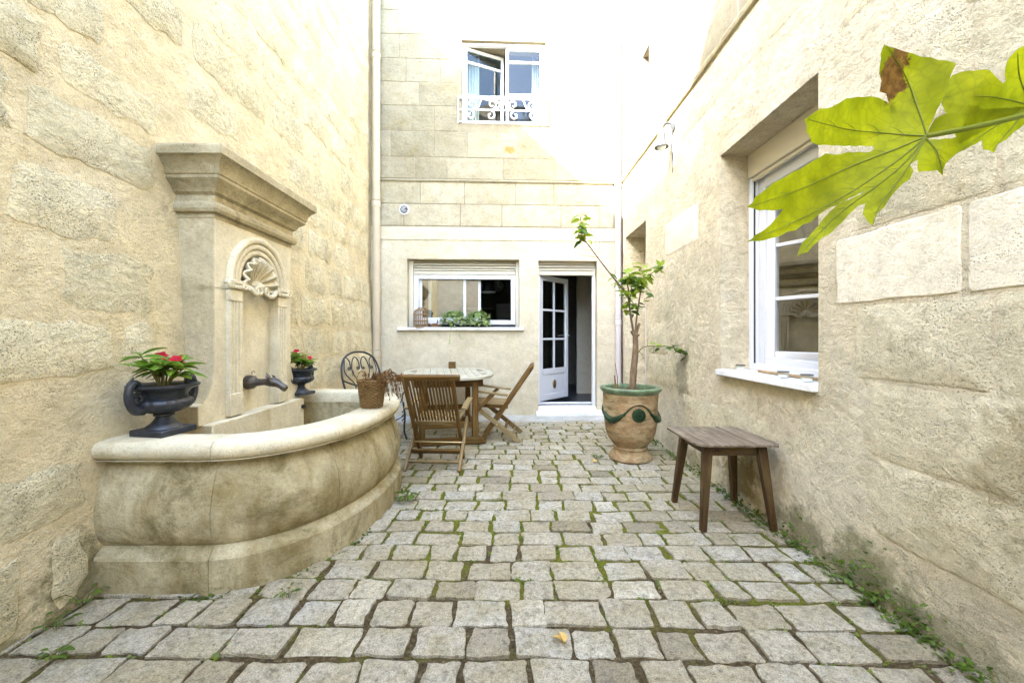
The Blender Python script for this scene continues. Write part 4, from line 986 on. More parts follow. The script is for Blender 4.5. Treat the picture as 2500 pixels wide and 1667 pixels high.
# ------------------------------------------------------------------ urns with flowers
def make_urn():
    t_ = thing('garden_urn', 'x', 'urn')
    m_ = MB(); m_.box(-.095, .095, -.095, .095, 0, .032); m_.build('urn_base', 'iron', t_, bevel=.004)
    m_ = MB(); m_.lathe([(.078, .032), (.075, .040), (.055, .055), (.040, .075), (.034, .088), (.044, .094), (.044, .102), (.036, .108)], 28); m_.build('urn_foot', 'iron', t_)
    m_ = MB(); g = lambda t, z, i: 1 + (.055 * abs(math.sin(9 * t)) if 1 <= i <= 5 else 0)
    m_.lathe([(.040, .105), (.075, .115), (.105, .132), (.118, .152), (.114, .172), (.102, .182), (.098, .186), (.100, .205), (.112, .222), (.140, .236), (.150, .243), (.150, .252), (.142, .254), (.118, .246), (.104, .236), (.10, .22)], 72, mod=g); m_.build('urn_bowl', 'iron', t_, angle=50)
    m_ = MB(); m_.lathe([(.098, .218), (.102, .240), (.05, .246), (.001, .248)], 20); m_.build('urn_soil', 'soil', t_)
    for s_ in (-1, 1):
        m_ = MB(); pts = bez([(s_ * .105, 0, .135), (s_ * .140, 0, .140), (s_ * .160, 0, .165), (s_ * .172, 0, .205), (s_ * .168, 0, .250), (s_ * .148, 0, .272), (s_ * .128, 0, .264), (s_ * .124, 0, .244), (s_ * .138, 0, .236)], 5)
        m_.tube(pts, [lerp(.024, .010, i / (len(pts) - 1)) for i in range(len(pts))], 9)
        m_.tube([(s_ * .166, 0, .245), (s_ * .166, 0, .270), (s_ * .150, 0, .302)], [.016, .013, .002], 8)
        m_.tube([(s_ * .132 + s_ * .028 * (1 - i / 16) * math.cos(i * .6), 0, .192 + .028 * (1 - i / 16) * math.sin(i * .6)) for i in range(15)], .010, 7)
        h_ = m_.build('urn_handle', 'iron', t_)
    return t_
def impatiens(loc, label, seed, nfl, sc=1.0):
    r_ = random.Random(seed); t_ = thing('flowering_plant', label, 'plant', loc, 'red flowers in the urns'); L = Vector(loc)
    nst = 9
    for k in range(nst):
        a = 2 * PI * k / nst + r_.uniform(-.3, .3); sp = r_.uniform(.02, .085) * sc; hh = r_.uniform(.045, .125) * sc
        b = L + Vector((math.cos(a) * .02, math.sin(a) * .02, -.006)); tip = L + Vector((math.cos(a) * sp, math.sin(a) * sp, hh))
        m_ = MB(); m_.tube([b, b.lerp(tip, .5) + Vector((0, 0, .012)), tip], [.005, .004, .003], 6); m_.build('stem', 'twig', t_)
        nl = r_.choice((8, 9, 10)); ph = r_.random() * 6
        for i in range(nl):
            an = ph + i * 2.399; pt = b.lerp(tip, r_.uniform(.55, 1.0))
            put_leaf(LM['impat'], t_, pt, (math.cos(an), math.sin(an), r_.uniform(-.1, .75)), r_.uniform(.065, .105) * sc, roll=r_.uniform(-.4, .4))
        if k % 2 == 0 and k // 2 < nfl:
            top = tip + Vector((0, 0, .035))
            m_ = MB(); m_.tube([tip, top], .0025, 5); m_.build('flower_stalk', 'twig', t_)
            fl = MB(); fl.lathe([(.001, -.006), (.006, 0), (.001, .006)], 8, tuple(top)); fh = fl.build('flower', 'petal', t_)
            for i in range(5):
                an = i * 2 * PI / 5 + ph; nv = Vector((.45 + .3 * math.cos(ph), -.55, .75)).normalized(); e1 = nv.cross(Vector((0, 0, 1))).normalized(); e2 = nv.cross(e1)
                put_leaf(LM['petal'], fh, top, e1 * math.cos(an) + e2 * math.sin(an) + nv * .2, .027 * sc, 'petal', up=nv)
    return t_
urn = make_urn()
urn['label'] = 'black cast iron urn with curled handles on the near end of the basin rim'; urn['group'] = 'urns on the fountain'
u2 = copy_tree(urn); u2['label'] = 'black cast iron urn on the far end of the basin rim, behind the fountain panel'
urn.location = (-1.845, 2.185, .722); urn.rotation_euler.z = R(82); urn.scale = (1.04,) * 3
u2.location = (-1.855, 3.63, .722); u2.rotation_euler.z = R(80); u2.scale = (.90,) * 3
impatiens((-1.845, 2.185, .722 + .262), 'red flowering plant with green and yellow leaves in the near urn', 3, 4, 1.3)
impatiens((-1.855, 3.63, .722 + .23), 'red flowering plant in the far urn behind the fountain panel', 8, 3, 1.05)

# ------------------------------------------------------------------ wicker basket with dried plant
bk = Vector((-1.005, 2.98, .7225))
t_ = thing('wicker_basket', 'brown wicker basket standing on the far rim of the fountain basin', 'basket', tuple(bk))
for k in range(17):
    zz = .007 + .0112 * k; r0 = lerp(.070, .096, k / 16); m_ = MB()
    m_.tube([(bk.x + (r0 + .0045 * math.cos(14 * 2 * PI * i / 112 + PI * k)) * math.cos(2 * PI * i / 112), bk.y + (r0 + .0045 * math.cos(14 * 2 * PI * i / 112 + PI * k)) * math.sin(2 * PI * i / 112), bk.z + zz) for i in range(113)], .0066, 5, caps=False); m_.build('weave_ring', 'wicker', t_)
for k in range(28):
    a = 2 * PI * k / 28; m_ = MB(); m_.tube([(bk.x + .070 * math.cos(a), bk.y + .070 * math.sin(a), bk.z + .002), (bk.x + .096 * math.cos(a), bk.y + .096 * math.sin(a), bk.z + .195)], .004, 5); m_.build('stake', 'wicker', t_)
m_ = MB(); m_.tube([(bk.x + .098 * math.cos(2 * PI * i / 40), bk.y + .098 * math.sin(2 * PI * i / 40), bk.z + .195) for i in range(41)], .009, 6, caps=False); m_.build('basket_rim', 'wicker', t_)
m_ = MB(); m_.lathe([(.066, .003), (.064, .02), (.088, .17), (.05, .18), (.001, .185)], 24, tuple(bk)); m_.build('basket_filling', 'dry', t_)
dp = bk + Vector((.02, 0, .185)); t_ = thing('dried_plant', 'dried brown plant drooping out of the wicker basket', 'plant', tuple(dp))
m_ = MB(); r_ = random.Random(5)
for k in range(38):
    a = r_.uniform(-1.6, 1.3) if k < 28 else r_.uniform(0, 6.28); L = r_.uniform(.06, .17); up = r_.uniform(.02, .09)
    p = dp + Vector((r_.uniform(-.05, .06), r_.uniform(-.06, .06), -.008))
    pts = bez([p, p + Vector((math.cos(a) * L * .4, math.sin(a) * L * .4, up)), p + Vector((math.cos(a) * L * .8, math.sin(a) * L * .8, up * .4)), p + Vector((math.cos(a) * L, math.sin(a) * L, -r_.uniform(.0, .13) if k < 28 else up))], 4)
    m_.tube(pts, .0018, 4)
    for q in pts[4:]:
        for _ in range(2): leaf_into(m_, q, (r_.uniform(-1, 1), r_.uniform(-1, 1), r_.uniform(-1, .6)), r_.uniform(.012, .028), .3)
m_.build('dry_foliage', 'dry', t_, kind='stuff')

# ------------------------------------------------------------------ wooden folding armchair
def make_chair():
    t_ = thing('folding_chair', 'x', 'chair')
    S = lambda u, z, x: Vector((x, u - .23, z))
    st = lambda z: -.15 + .61 * (.89 - z) / .89
    for s_ in (-1, 1):
        m_ = MB(); m_.beam(S(st(.88), .88, s_ * .215), S(st(.0) - .005, .006, s_ * .215), .030, .052, (0, 1, .7)); m_.build('stile', 'teak', t_, bevel=.005, seg=2)
        m_ = MB(); m_.beam(S(.50, .405, s_ * .250), S(0, .006, s_ * .250), .028, .052, (0, 1, -1)); m_.build('rear_leg', 'teakpale', t_, bevel=.005, seg=2)
        m_ = MB(); m_.beam(S(.135, .555, s_ * .275), S(.52, .600, s_ * .275), .058, .024, (0, 0, 1)); m_.build('arm_rest', 'teakpale', t_, bevel=.008, seg=2)
        m_ = MB(); m_.beam(S(.30, .568, s_ * .280), S(.50, .375, s_ * .280), .022, .040, (0, 1, 1)); m_.build('arm_support', 'teak', t_, bevel=.004)
        m_ = MB(); m_.beam(S(.14, .405, s_ * .190), S(.53, .425, s_ * .190), .026, .040); m_.build('seat_rail', 'teak', t_, bevel=.004)
    m_ = MB(); a, b = S(st(.885), .885, 0), S(st(.84), .84, 0)
    m_.beam(S(st(.875), .875, -.285), S(st(.875), .875, .285), .034, .055, (0, -.56, .83)); m_.build('top_rail', 'teak', t_, bevel=.010, seg=3)
    for i in range(13):
        x = -.176 + .352 * i / 12
        m_ = MB(); m_.beam(S(st(.855), .855, x), S(st(.43), .43, x), .015, .012, (0, 1, .7)); m_.build('back_slat', 'teak', t_)
    m_ = MB(); m_.beam(S(st(.42), .42, -.21), S(st(.42), .42, .21), .026, .05, (0, -.56, .83)); m_.build('back_lower_rail', 'teakpale', t_, bevel=.004)
    for i in range(10):
        x = -.205 + .41 * i / 9
        m_ = MB(); m_.beam(S(.155, .432, x), S(.545, .452, x), .032, .014); m_.build('seat_slat', 'teakpale', t_, bevel=.003)
    for u, z, h in ((.175, .145, .05), (.085, .072, .026)):
        m_ = MB(); m_.beam(S(u, z, -.262), S(u, z, .262), .022, h, (0, -.6, .8)); m_.build('cross_bar', 'teak' if h > .03 else 'teakpale', t_, bevel=.004)
    m_ = MB(); m_.beam(S(.40, .09, -.21), S(.40, .09, .21), .022, .035); m_.build('cross_bar', 'teak', t_, bevel=.004)
    m_ = MB(); m_.tube([S(.265, .21, -.268), S(.265, .21, .268)], .007, 8); m_.build('pivot_bolt', 'brass', t_)
    return t_
ch = make_chair(); ch['group'] = 'wooden chairs at the table'
c2 = copy_tree(ch)
ch['label'] = 'slatted wooden folding armchair with its back to the viewer, nearest the fountain'
c2['label'] = 'slatted wooden folding armchair seen from the side, right of the table'
ch.location = (-.70, 3.95, 0); ch.rotation_euler.z = R(-3)
c2.location = (-.10, 5.02, 0); c2.rotation_euler.z = R(86)

# ------------------------------------------------------------------ table
tb = thing('garden_table', 'oval slatted wooden garden table with pale weathered top', 'table', (-.80, 5.26, 0))
O = Vector((-.80, 5.26, 0)); ta = R(10)
def TB(x, y, z_): return O + Vector((x * math.cos(ta) - y * math.sin(ta), x * math.sin(ta) + y * math.cos(ta), z_))
def tl(m_): m_.v = [TB(v.x, v.y, v.z) for v in m_.v]; return m_
HW, HL, TZ = .57, .79, .775
n = 56; m_ = MB(); q = 4
for i in range(n):
    a = 2 * PI * i / n; e = 2 / 2.5; cx_, cy_ = math.copysign(abs(math.cos(a)) ** e, math.cos(a)), math.copysign(abs(math.sin(a)) ** e, math.sin(a))
    for k, z_ in ((1, TZ - .03), (1, TZ), (.86, TZ), (.86, TZ - .03)): m_.add([(HW * cx_ * k, HL * cy_ * k, z_)], [], [(a * .6, k, z_)])
for i in range(n):
    for j in range(q): m_.f.append((i * q + j, i * q + (j + 1) % q, ((i + 1) % n) * q + (j + 1) % q, ((i + 1) % n) * q + j))
tl(m_).build('table_rim', 'teakgrey', tb, bevel=.004)
ns = 11
for i in range(ns):
    x = lerp(-.86 * HW, .86 * HW, (i + .5) / ns); w = .86 * 2 * HW / ns * .95
    xx = min(abs(x) + w / 2, .86 * HW * .995); yy = HL * .86 * max(0, 1 - (xx / (.86 * HW)) ** 2.5) ** (1 / 2.5)
    if yy < .05: continue
    m_ = MB(); m_.beam((x, -yy, TZ - .012), (x, yy, TZ - .012), w, .020); tl(m_).build('table_slat', 'teakgrey', tb, bevel=.002)
for (x0, x1, y0, y1) in ((-.38, .38, -.56, -.52), (-.38, .38, .52, .56), (-.40, -.36, -.52, .52), (.36, .40, -.52, .52)):
    m_ = MB(); m_.box(x0, x1, y0, y1, TZ - .125, TZ - .024); tl(m_).build('apron', 'teak', tb, bevel=.003)
for sy in (-1, 1):
    yy = sy * .60
    for sx in (-.30, .30):
        m_ = MB(); m_.box(sx - .035, sx + .035, yy - .03, yy + .03, .060, TZ - .032); tl(m_).build('table_leg', 'teak', tb, bevel=.005)
    m_ = MB(); m_.prism([(-.42, .0), (.42, .0), (.42, .03), (.36, .075), (-.36, .075), (-.42, .03)], (0, yy, .005), (1, 0, 0), (0, 0, 1), (0, 1, 0), -.035, .035); tl(m_).build('foot_bar', 'teak', tb, bevel=.005)
m_ = MB(); m_.box(-.03, .03, -.565, .565, .20, .27); tl(m_).build('stretcher', 'teak', tb, bevel=.004)
for sy in (-1, 1):
    m_ = MB(); m_.box(-.265, .265, sy * .60 - .02, sy * .60 + .02, .19, .26); tl(m_).build('leg_brace', 'teak', tb, bevel=.003)
bx = TB(.08, .66, TZ)
t_ = thing('wooden_box', 'small square wooden box on the far end of the garden table', 'box', tuple(bx))
for k in range(4):
    m_ = MB(); a = k * PI / 2; c0, s0 = math.cos(a), math.sin(a)
    m_.beam(bx + Vector((c0 * .042 - s0 * .047, s0 * .042 + c0 * .047, .045)), bx + Vector((c0 * .042 + s0 * .037, s0 * .042 - c0 * .037, .045)), .010, .09); m_.build('box_side', 'teak', t_)
m_ = MB(); m_.box(bx.x - .036, bx.x + .036, bx.y - .036, bx.y + .036, bx.z + .001, bx.z + .06); m_.build('box_filling', 'oak', t_)

# ------------------------------------------------------------------ wrought iron armchair
ic = thing('iron_chair', 'black wrought iron armchair with scrolled back, beside the left downpipe', 'chair')
def itube(pts, r, nm, n=7, par=None): m_ = MB(); m_.tube(pts, r, n); return m_.build(nm, 'wrought', par or ic)
bt = lambda z: -.20 - .16 * (z - .45) / .6
bo = [(-.20, -.20, 0.006), (-.21, -.20, .25), (-.225, bt(.45), .45), (-.265, bt(.65), .65), (-.27, bt(.82), .82), (-.22, bt(.96), .96), (-.11, bt(1.03), 1.03), (0, bt(1.045), 1.045)]
bo = bo + [(-a, b, c_) for a, b, c_ in reversed(bo[:-1])]
itube(bez(bo, 6), .012, 'back_hoop')
itube(bez([(-.26, bt(.60), .60), (-.17, bt(.545), .545), (0, bt(.53), .53), (.17, bt(.545), .545), (.26, bt(.60), .60)], 6), .009, 'back_band')
for s_ in (-1, 1):
    for x_, w_ in ((.065, 1), (.19, .6)):
        itube(bez([(s_ * (x_ - .055), bt(.55), .55), (s_ * x_ * .6, bt(.66), .66), (s_ * (x_ + .055 * w_), bt(.80), .80), (s_ * (x_ + .045 * w_), bt(.92), .92), (s_ * x_, bt(.985), .985), (s_ * (x_ - .045), bt(.94), .94), (s_ * (x_ - .05), bt(.86), .86)], 5), .007, 'back_scroll')
        itube([(s_ * (x_ - .030) + .024 * (1 - i / 20) * math.cos(i * .5 + 3), bt(.86), .855 + .024 * (1 - i / 20) * math.sin(i * .5 + 3)) for i in range(18)], .006, 'scroll_curl', 6)
    itube(bez([(s_ * .262, bt(.72), .72), (s_ * .28, -.14, .70), (s_ * .285, .02, .685), (s_ * .28, .16, .69), (s_ * .275, .215, .675), (s_ * .275, .21, .63), (s_ * .275, .17, .625), (s_ * .275, .165, .655)], 6), .010, 'arm_rest')
    itube(bez([(s_ * .28, .13, .685), (s_ * .27, .17, .60), (s_ * .24, .16, .52), (s_ * .21, .18, .45)], 5), .009, 'arm_post')
    itube(bez([(s_ * .21, .20, .45), (s_ * .225, .215, .30), (s_ * .215, .215, .12), (s_ * .235, .235, .006)], 6), [.012] * 19, 'front_leg')
    for k in range(3):
        zz = .36 - .05 * k; itube([(s_ * .222, .215, zz), (s_ * .20, .19, zz - .03), (s_ * .213, .205, zz - .045)], [.009, .007, .003], 'leg_leaf', 6)
    itube(bez([(s_ * .22, .20, .28), (s_ * .12, .10, .22), (s_ * .12, -.10, .22), (s_ * .205, -.20, .28)], 5), .007, 'leg_tie')
m_ = MB(); m_.tube([(.215 * math.copysign(abs(math.cos(a)) ** .5, math.cos(a)), .215 * math.copysign(abs(math.sin(a)) ** .5, math.sin(a)), .45) for a in (2 * PI * i / 40 for i in range(41))], .010, 7, caps=False); m_.build('seat_frame', 'wrought', ic)
for i in range(9):
    y_ = -.18 + .36 * i / 8; m_ = MB(); m_.beam((-.205, y_, .456), (.205, y_, .456), .036, .008); m_.build('seat_slat', 'wrought', ic, bevel=.002)
ic.location = (-1.56, 4.83, 0); ic.rotation_euler.z = R(-122)

# ------------------------------------------------------------------ stool
so_ = Vector((1.43, 2.815, 0)); st_ = thing('wooden_stool', 'low wooden stool with cracked grey plank top, against the right wall', 'stool', tuple(so_))
x0, x1, y0, y1, zt = 1.165, 1.695, 2.55, 3.075, .562
npl = 7; xs = [lerp(x0, x1, i / npl) for i in range(npl + 1)]
for i in range(npl):
    a, b = xs[i] + .002, xs[i + 1] - .002; j0, j1 = rnd.uniform(-.006, .006), rnd.uniform(-.006, .006)
    if i == 0: pl = [(a, y0 + .075), (a + .018, y0 + .032), (b - .012, y0 + .004), (b, y0 + .002), (b, y1 + j1), (a + .02, y1 - .01), (a, y1 - .03)]
    elif i == npl - 1: pl = [(a, y0 + j0), (b - .02, y0 + j0), (b, y0 + .025), (b, y1 - .03), (b - .02, y1 - .005), (a, y1 + j1)]
    else: pl = [(a, y0 + j0), (b, y0 + j0), (b, y1 + j1), (a, y1 + j1)]
    n = len(pl); m_ = MB(); dz = rnd.uniform(-.002, .002); off = rnd.random() * 8
    m_.add([(p[0], p[1], z_) for z_ in (zt - .016, zt + dz) for p in pl], [tuple(range(n))[::-1], tuple(range(n, 2 * n))] + [(k, (k + 1) % n, n + (k + 1) % n, n + k) for k in range(n)], [(p[1] + off, p[0] + off, z_) for z_ in (0, .02) for p in pl])
    m_.build('top_plank', 'oldwood', st_, bevel=.002)
feet = [(1.225, 2.60), (1.675, 2.60), (1.225, 3.055), (1.672, 3.055)]; tops = [(1.275, 2.645), (1.615, 2.645), (1.275, 2.985), (1.615, 2.985)]
for f, t in zip(feet, tops):
    m_ = MB(); m_.beam((t[0], t[1], zt - .018), (f[0], f[1], .003), .058, .050, (0, 1, 0), .036, .036); m_.build('stool_leg', 'oak', st_, bevel=.003)
for a, b in (((1.30, 2.645), (1.59, 2.645)), ((1.30, 2.985), (1.59, 2.985)), ((1.275, 2.67), (1.275, 2.96)), ((1.615, 2.67), (1.615, 2.96))):
    m_ = MB(); m_.beam((*a, zt - .055), (*b, zt - .055), .022, .072); m_.build('apron_rail', 'oak', st_, bevel=.003)

# ------------------------------------------------------------------ terracotta pot
pc = Vector((1.225, 4.17, 0.002)); pt_ = thing('terracotta_pot', 'large terracotta garden pot with green glazed rim, garland and medallion', 'pot', tuple(pc))
pprof = [(.205, 0), (.216, .008), (.215, .024), (.200, .045), (.178, .068), (.164, .085), (.160, .100), (.170, .108), (.170, .122), (.160, .130), (.166, .142), (.190, .170), (.222, .215), (.243, .270), (.254, .330), (.260, .400), (.263, .480), (.264, .560), (.268, .610), (.271, .640), (.272, .658)]
inn = [(.262, .662), (.245, .655), (.240, .60)]
m_ = MB(); m_.lathe(pprof + [(.270, .672)] + [(.245, .674), (.240, .60)], 56, tuple(pc)); m_.build('pot_body', 'terra', pt_, angle=45)
m_ = MB(); m_.lathe([(.270, .662), (.276, .668), (.296, .690), (.303, .700), (.303, .716), (.294, .724), (.270, .726), (.254, .718), (.248, .700), (.246, .662)], 56, tuple(pc)); m_.build('pot_rim', 'rimglaze', pt_)
m_ = MB(); m_.lathe([(.247, .60), (.247, .672), (.20, .682), (.1, .690), (.001, .693)], 30, tuple(pc), mod=lambda t, z, i: 1 + .02 * math.sin(5 * t + i)); m_.build('pot_soil', 'soil', pt_)
def prad(z_):
    for (r0, z0), (r1, z1) in zip(pprof, pprof[1:]):
        if z0 <= z_ <= z1 and z1 > z0: return lerp(r0, r1, (z_ - z0) / (z1 - z0))
    return .264
def onpot(a, z_, d=0.0):                              # a = angle from the direction to the viewer, + to the right
    th = -PI / 2 + a; r_ = prad(z_) + d; return Vector((pc.x + r_ * math.cos(th), pc.y + r_ * math.sin(th), pc.z + z_))
for zz in (.355, .372, .600, .630):
    m_ = MB(); m_.tube([onpot(2 * PI * i / 48, zz, -.001) for i in range(49)], .0035, 5, caps=False); m_.build('thrown_ring', 'terra', pt_)
for k in range(3):
    am = R(1 + 120 * k)
    m_ = MB(); n = 28
    m_.add([onpot(am, .478, .020)] + [onpot(am + .062 / .264 * math.cos(2 * PI * i / n), .478 + .062 * math.sin(2 * PI * i / n), .016) for i in range(n)] + [onpot(am + .068 / .264 * math.cos(2 * PI * i / n), .478 + .068 * math.sin(2 * PI * i / n), -.004) for i in range(n)],
           [(0, 1 + i, 1 + (i + 1) % n) for i in range(n)] + [(1 + i, 1 + n + i, 1 + n + (i + 1) % n, 1 + (i + 1) % n) for i in range(n)]); md = m_.build('medallion', 'glaze', pt_)
    m_ = MB(); m_.tube([onpot(am + .050 / .264 * math.cos(2 * PI * i / n), .478 + .050 * math.sin(2 * PI * i / n), .017) for i in range(n + 1)], .004, 5, caps=False)
    for i in range(6): m_.lathe([(.001, -.014), (.013, -.008), (.014, .004), (.001, .013)], 9, tuple(onpot(am + .022 / .264 * math.cos(i), .478 + .022 * math.sin(i), .014)))
    m_.build('rosette', 'glaze', md)
    m_ = MB(); m_.tube([onpot(am + .086 / .264 * math.cos(a), .478 + .086 * math.sin(a), .0) for a in (lerp(-2.6, -.5, i / 18) for i in range(19))], .005, 6); m_.build('medallion_ring', 'terra', pt_)
    # moulded ribbon over the medallion and the hanging garland to the next one
    m_ = MB(); m_.tube([onpot(am + x_, .462 + z_, .001) for x_, z_ in [(R(-36) + R(72) * i / 24, .125 * math.cos(PI * (i / 24 - .5)) ** .8) for i in range(25)]], .009, 7); m_.build('garland_ribbon', 'terra', pt_)
    m_ = MB(); m_.tube([onpot(am + x_, .462 + z_ - .0, .005) for x_, z_ in [(R(-30) + R(60) * i / 24, .118 * math.cos(PI * (i / 24 - .5)) ** .8) for i in range(25)]], .006, 6); m_.build('ribbon_glaze', 'glaze', pt_)
    ga, gb = am + R(27), am + R(93); n = 30
    m_ = MB(); pts = [onpot(lerp(ga, gb, i / n), .50 - .085 * math.sin(PI * i / n), .002) for i in range(n + 1)]
    m_.tube(pts, [.006 + .034 * math.sin(PI * i / n) ** 1.1 for i in range(n + 1)], 9, flat=.9); m_.build('garland', 'glaze', pt_)
    m_ = MB(); m_.tube([p + Vector((0, 0, -.028 * math.sin(PI * i / n) - .006)) for i, p in enumerate(pts)], .005, 6); m_.build('garland_edge', 'terra', pt_)

# ------------------------------------------------------------------ lemon tree
tz = pc.z + .685; TY = 4.17
tree = thing('lemon_tree', 'young lemon tree with bare trunk and sparse leaves growing in the terracotta pot', 'tree', (1.245, TY, tz))
def T(zx, zy, dy=0.0): return W(1360 + zx / 3.136, 500 + zy / 3.136, TY + dy)
base_ = T(575, 1385); base_.z = tz - .02
m_ = MB(); pts = bez([base_, T(588, 1250), T(600, 1120), T(600, 1020), T(594, 975)], 6)
m_.tube(pts, [lerp(.036, .024, i / (len(pts) - 1)) * (1 + .12 * mnoise.noise((i * .7, 0, 0))) for i in range(len(pts))], 14)
trunk = m_.build('trunk', 'bark', tree)
for a, b, r_ in ((T(598, 1000), T(632, 905, -.02), .016), (T(592, 1000), T(566, 968, -.03), .013), (T(600, 1010), T(628, 995, -.04), .013)):
    m_ = MB(); m_.tube([a, a.lerp(b, .6), b], [r_ * 1.2, r_, r_ * .8], 9); m_.build('cut_stub', 'bark', tree)
lr = random.Random(21)
def branch(zs_, r0, r1, mat='bark'):
    p = bez([T(*q) for q in zs_], 6); m_ = MB(); m_.tube(p, [lerp(r0, r1, i / (len(p) - 1)) for i in range(len(p))], 7); m_.build('branch', mat, tree); return p
bL = branch([(588, 990), (572, 900, -.02), (556, 790, -.03), (548, 730, -.04), (545, 640, -.04), (520, 560, -.03)], .013, .006)
bR = branch([(600, 985), (608, 880, .02), (622, 780, .03), (636, 690, .05), (650, 600, .06), (668, 540, .08)], .011, .005)
bLong = branch([(548, 700, -.04), (500, 640, -.05), (430, 556, -.06), (320, 415, -.07), (250, 320, -.06), (198, 250, -.05), (190, 180, -.05), (178, 90, -.04)], .009, .004)
bM = branch([(556, 790, -.03), (562, 690, -.08), (575, 600, -.10), (590, 520, -.10)], .007, .003, 'twig')
bRR = branch([(652, 590, .06), (700, 540, .05), (760, 505, .03), (812, 490, .0)], .006, .003, 'twig')
bLow = branch([(622, 1130, -.03), (650, 1098, -.08), (700, 1080, -.10), (760, 1085, -.12), (860, 1085, -.15), (930, 1110, -.16), (1000, 1160, -.18)], .006, .003, 'twig')
branch([(740, 1085, -.11), (742, 1120, -.12), (722, 1138, -.12)], .003, .002, 'twig'); branch([(630, 1125, -.04), (655, 1150, -.06), (662, 1180, -.07)], .003, .002, 'twig')
branch([(692, 1080, -.10), (694, 1050, -.11), (690, 1025, -.11)], .0025, .0015, 'twig')
for a, b in (((310, 405, -.07), (135, 370, -.1)), ((275, 355, -.06), (140, 325, -.05)), ((260, 330, -.06), (180, 285, -.02)), ((290, 330, 0), (295, 235, .02)), ((320, 380, 0), (321, 205, .03)), ((270, 310, -.04), (242, 262, 0))):
    branch([a, tuple(lerp(x, y, .5) + (3 if i < 2 else 0) for i, (x, y) in enumerate(zip(a, b))), b], .0025, .0012, 'twig')
def leaves(pts, n, size, spread, mats=('lemon', 'lemon', 'lemond'), flat=.4):
    for i in range(n):
        p = pts[lr.randrange(len(pts))]; a = lr.uniform(0, 2 * PI); d = Vector((math.cos(a), math.sin(a), lr.uniform(-.5, .6)))
        put_leaf(LM[lr.choice(mats)], tree, p + Vector((lr.uniform(-1, 1), lr.uniform(-1, 1), lr.uniform(-1, 1))) * spread, d, size * lr.uniform(.7, 1.25), roll=lr.uniform(-.6, .6))
leaves(bLong[-16:], 34, .095, .040)
leaves(bLong[6:14], 9, .08, .015)
leaves(bL[14:], 34, .10, .05); leaves(bM[8:], 48, .10, .075); leaves(bR[16:], 38, .10, .06)
leaves(bRR[4:], 18, .085, .02); leaves(bL[8:14], 7, .085, .015, ('lemond',)); leaves(bR[9:15], 7, .085, .015, ('lemond',))
leaves(bLow[14:], 20, .075, .018, ('lemond', 'lemond', 'lemon')); leaves(bLow[-8:], 8, .08, .018, ('lemond',))
hl = T(788, 470)
for s_ in (-1, 1): put_leaf(LM['lemon'], tree, hl, (s_ * .5, -.3, .8), .075, up=(0, -1, 0))
for a, b, r_ in ((T(466, 1400), T(445, 1210, 0), .005), (T(440, 1400), T(440, 1305, 0), .010)):
    a.z = tz - .01; q = thing('dead_stem', 'bare dead stem ' + ('thin and tall' if r_ < .008 else 'short and stubby') + ' in the terracotta pot left of the trunk', 'stem', tuple(a))
    m_ = MB(); m_.tube([a, a.lerp(b, .5) + Vector((.008, 0, 0)), b], [r_, r_ * .9, r_ * .6], 7); m_.build('dead_stalk', 'drytwig', q)
m_ = MB(); r_ = random.Random(2)
for k in range(160):
    a = r_.uniform(0, 6.28); q = r_.uniform(.10, .225); p = pc + Vector((q * math.cos(a), q * math.sin(a), .682))
    if math.cos(a) < -.3 and r_.random() < .7: continue
    leaf_into(m_, p, (r_.uniform(-1, 1), r_.uniform(-1, 1), r_.uniform(.2, 1)), r_.uniform(.012, .03), .35)
q = m_.build('pot_ground_cover', 'weed', kind='stuff', origin=tuple(pc + Vector((0, 0, .68)))); tag(q, 'low green ground cover on the soil of the terracotta pot', 'ground cover')

# ------------------------------------------------------------------ things on the kitchen sill
SZ_ = 1.372
def sx(zx, d=.06): return ((980 + zx / 6.534) - 1245) / 1000 * (BY + d)
def sy(x, d=.06): return BY + d + KSH * x
cx_ = sx(320, .02); cg = Vector((cx_, sy(cx_, .02), SZ_)); t_ = thing('rattan_cage', 'small domed rattan bird cage on the kitchen window sill', 'cage', tuple(cg))
for k in range(22):
    a = 2 * PI * k / 22; m_ = MB()
    m_.tube([(cg.x + r_ * math.cos(a), cg.y + r_ * .85 * math.sin(a), cg.z + z_) for r_, z_ in ((.108, .004), (.108, .10), (.108, .20), (.100, .235), (.078, .262), (.045, .278))], .0042, 5); m_.build('cage_bar', 'rattan', t_)
for r_, z_ in ((.110, .008), (.111, .10), (.111, .195), (.050, .278), (.085, .26)):
    m_ = MB(); m_.tube([(cg.x + r_ * math.cos(2 * PI * i / 32), cg.y + r_ * .85 * math.sin(2 * PI * i / 32), cg.z + z_) for i in range(33)], .0065, 5, caps=False); m_.build('cage_hoop', 'rattan', t_)
m_ = MB(); m_.lathe([(.108, .001), (.108, .010), (.1, .012)], 24, tuple(cg)); m_.build('cage_floor', 'rattan', t_)
m_ = MB(); m_.tube(bez([cg + Vector((.03, 0, .275)), cg + Vector((.07, -.03, .285)), cg + Vector((.105, -.05, .255)), cg + Vector((.115, -.06, .21))], 5), .008, 7); m_.tube(bez([cg + Vector((-.05, 0, .28)), cg + Vector((0, -.01, .300)), cg + Vector((.05, 0, .28))], 5), .006, 6); m_.build('cage_handle', 'drytwig', t_)
dx = sx(540, .02); dw = Vector((dx, sy(dx, .02), SZ_ + .03)); q = thing('driftwood', 'piece of brown driftwood on the sill between the cage and the ivy', 'driftwood', (dw.x, dw.y, SZ_))
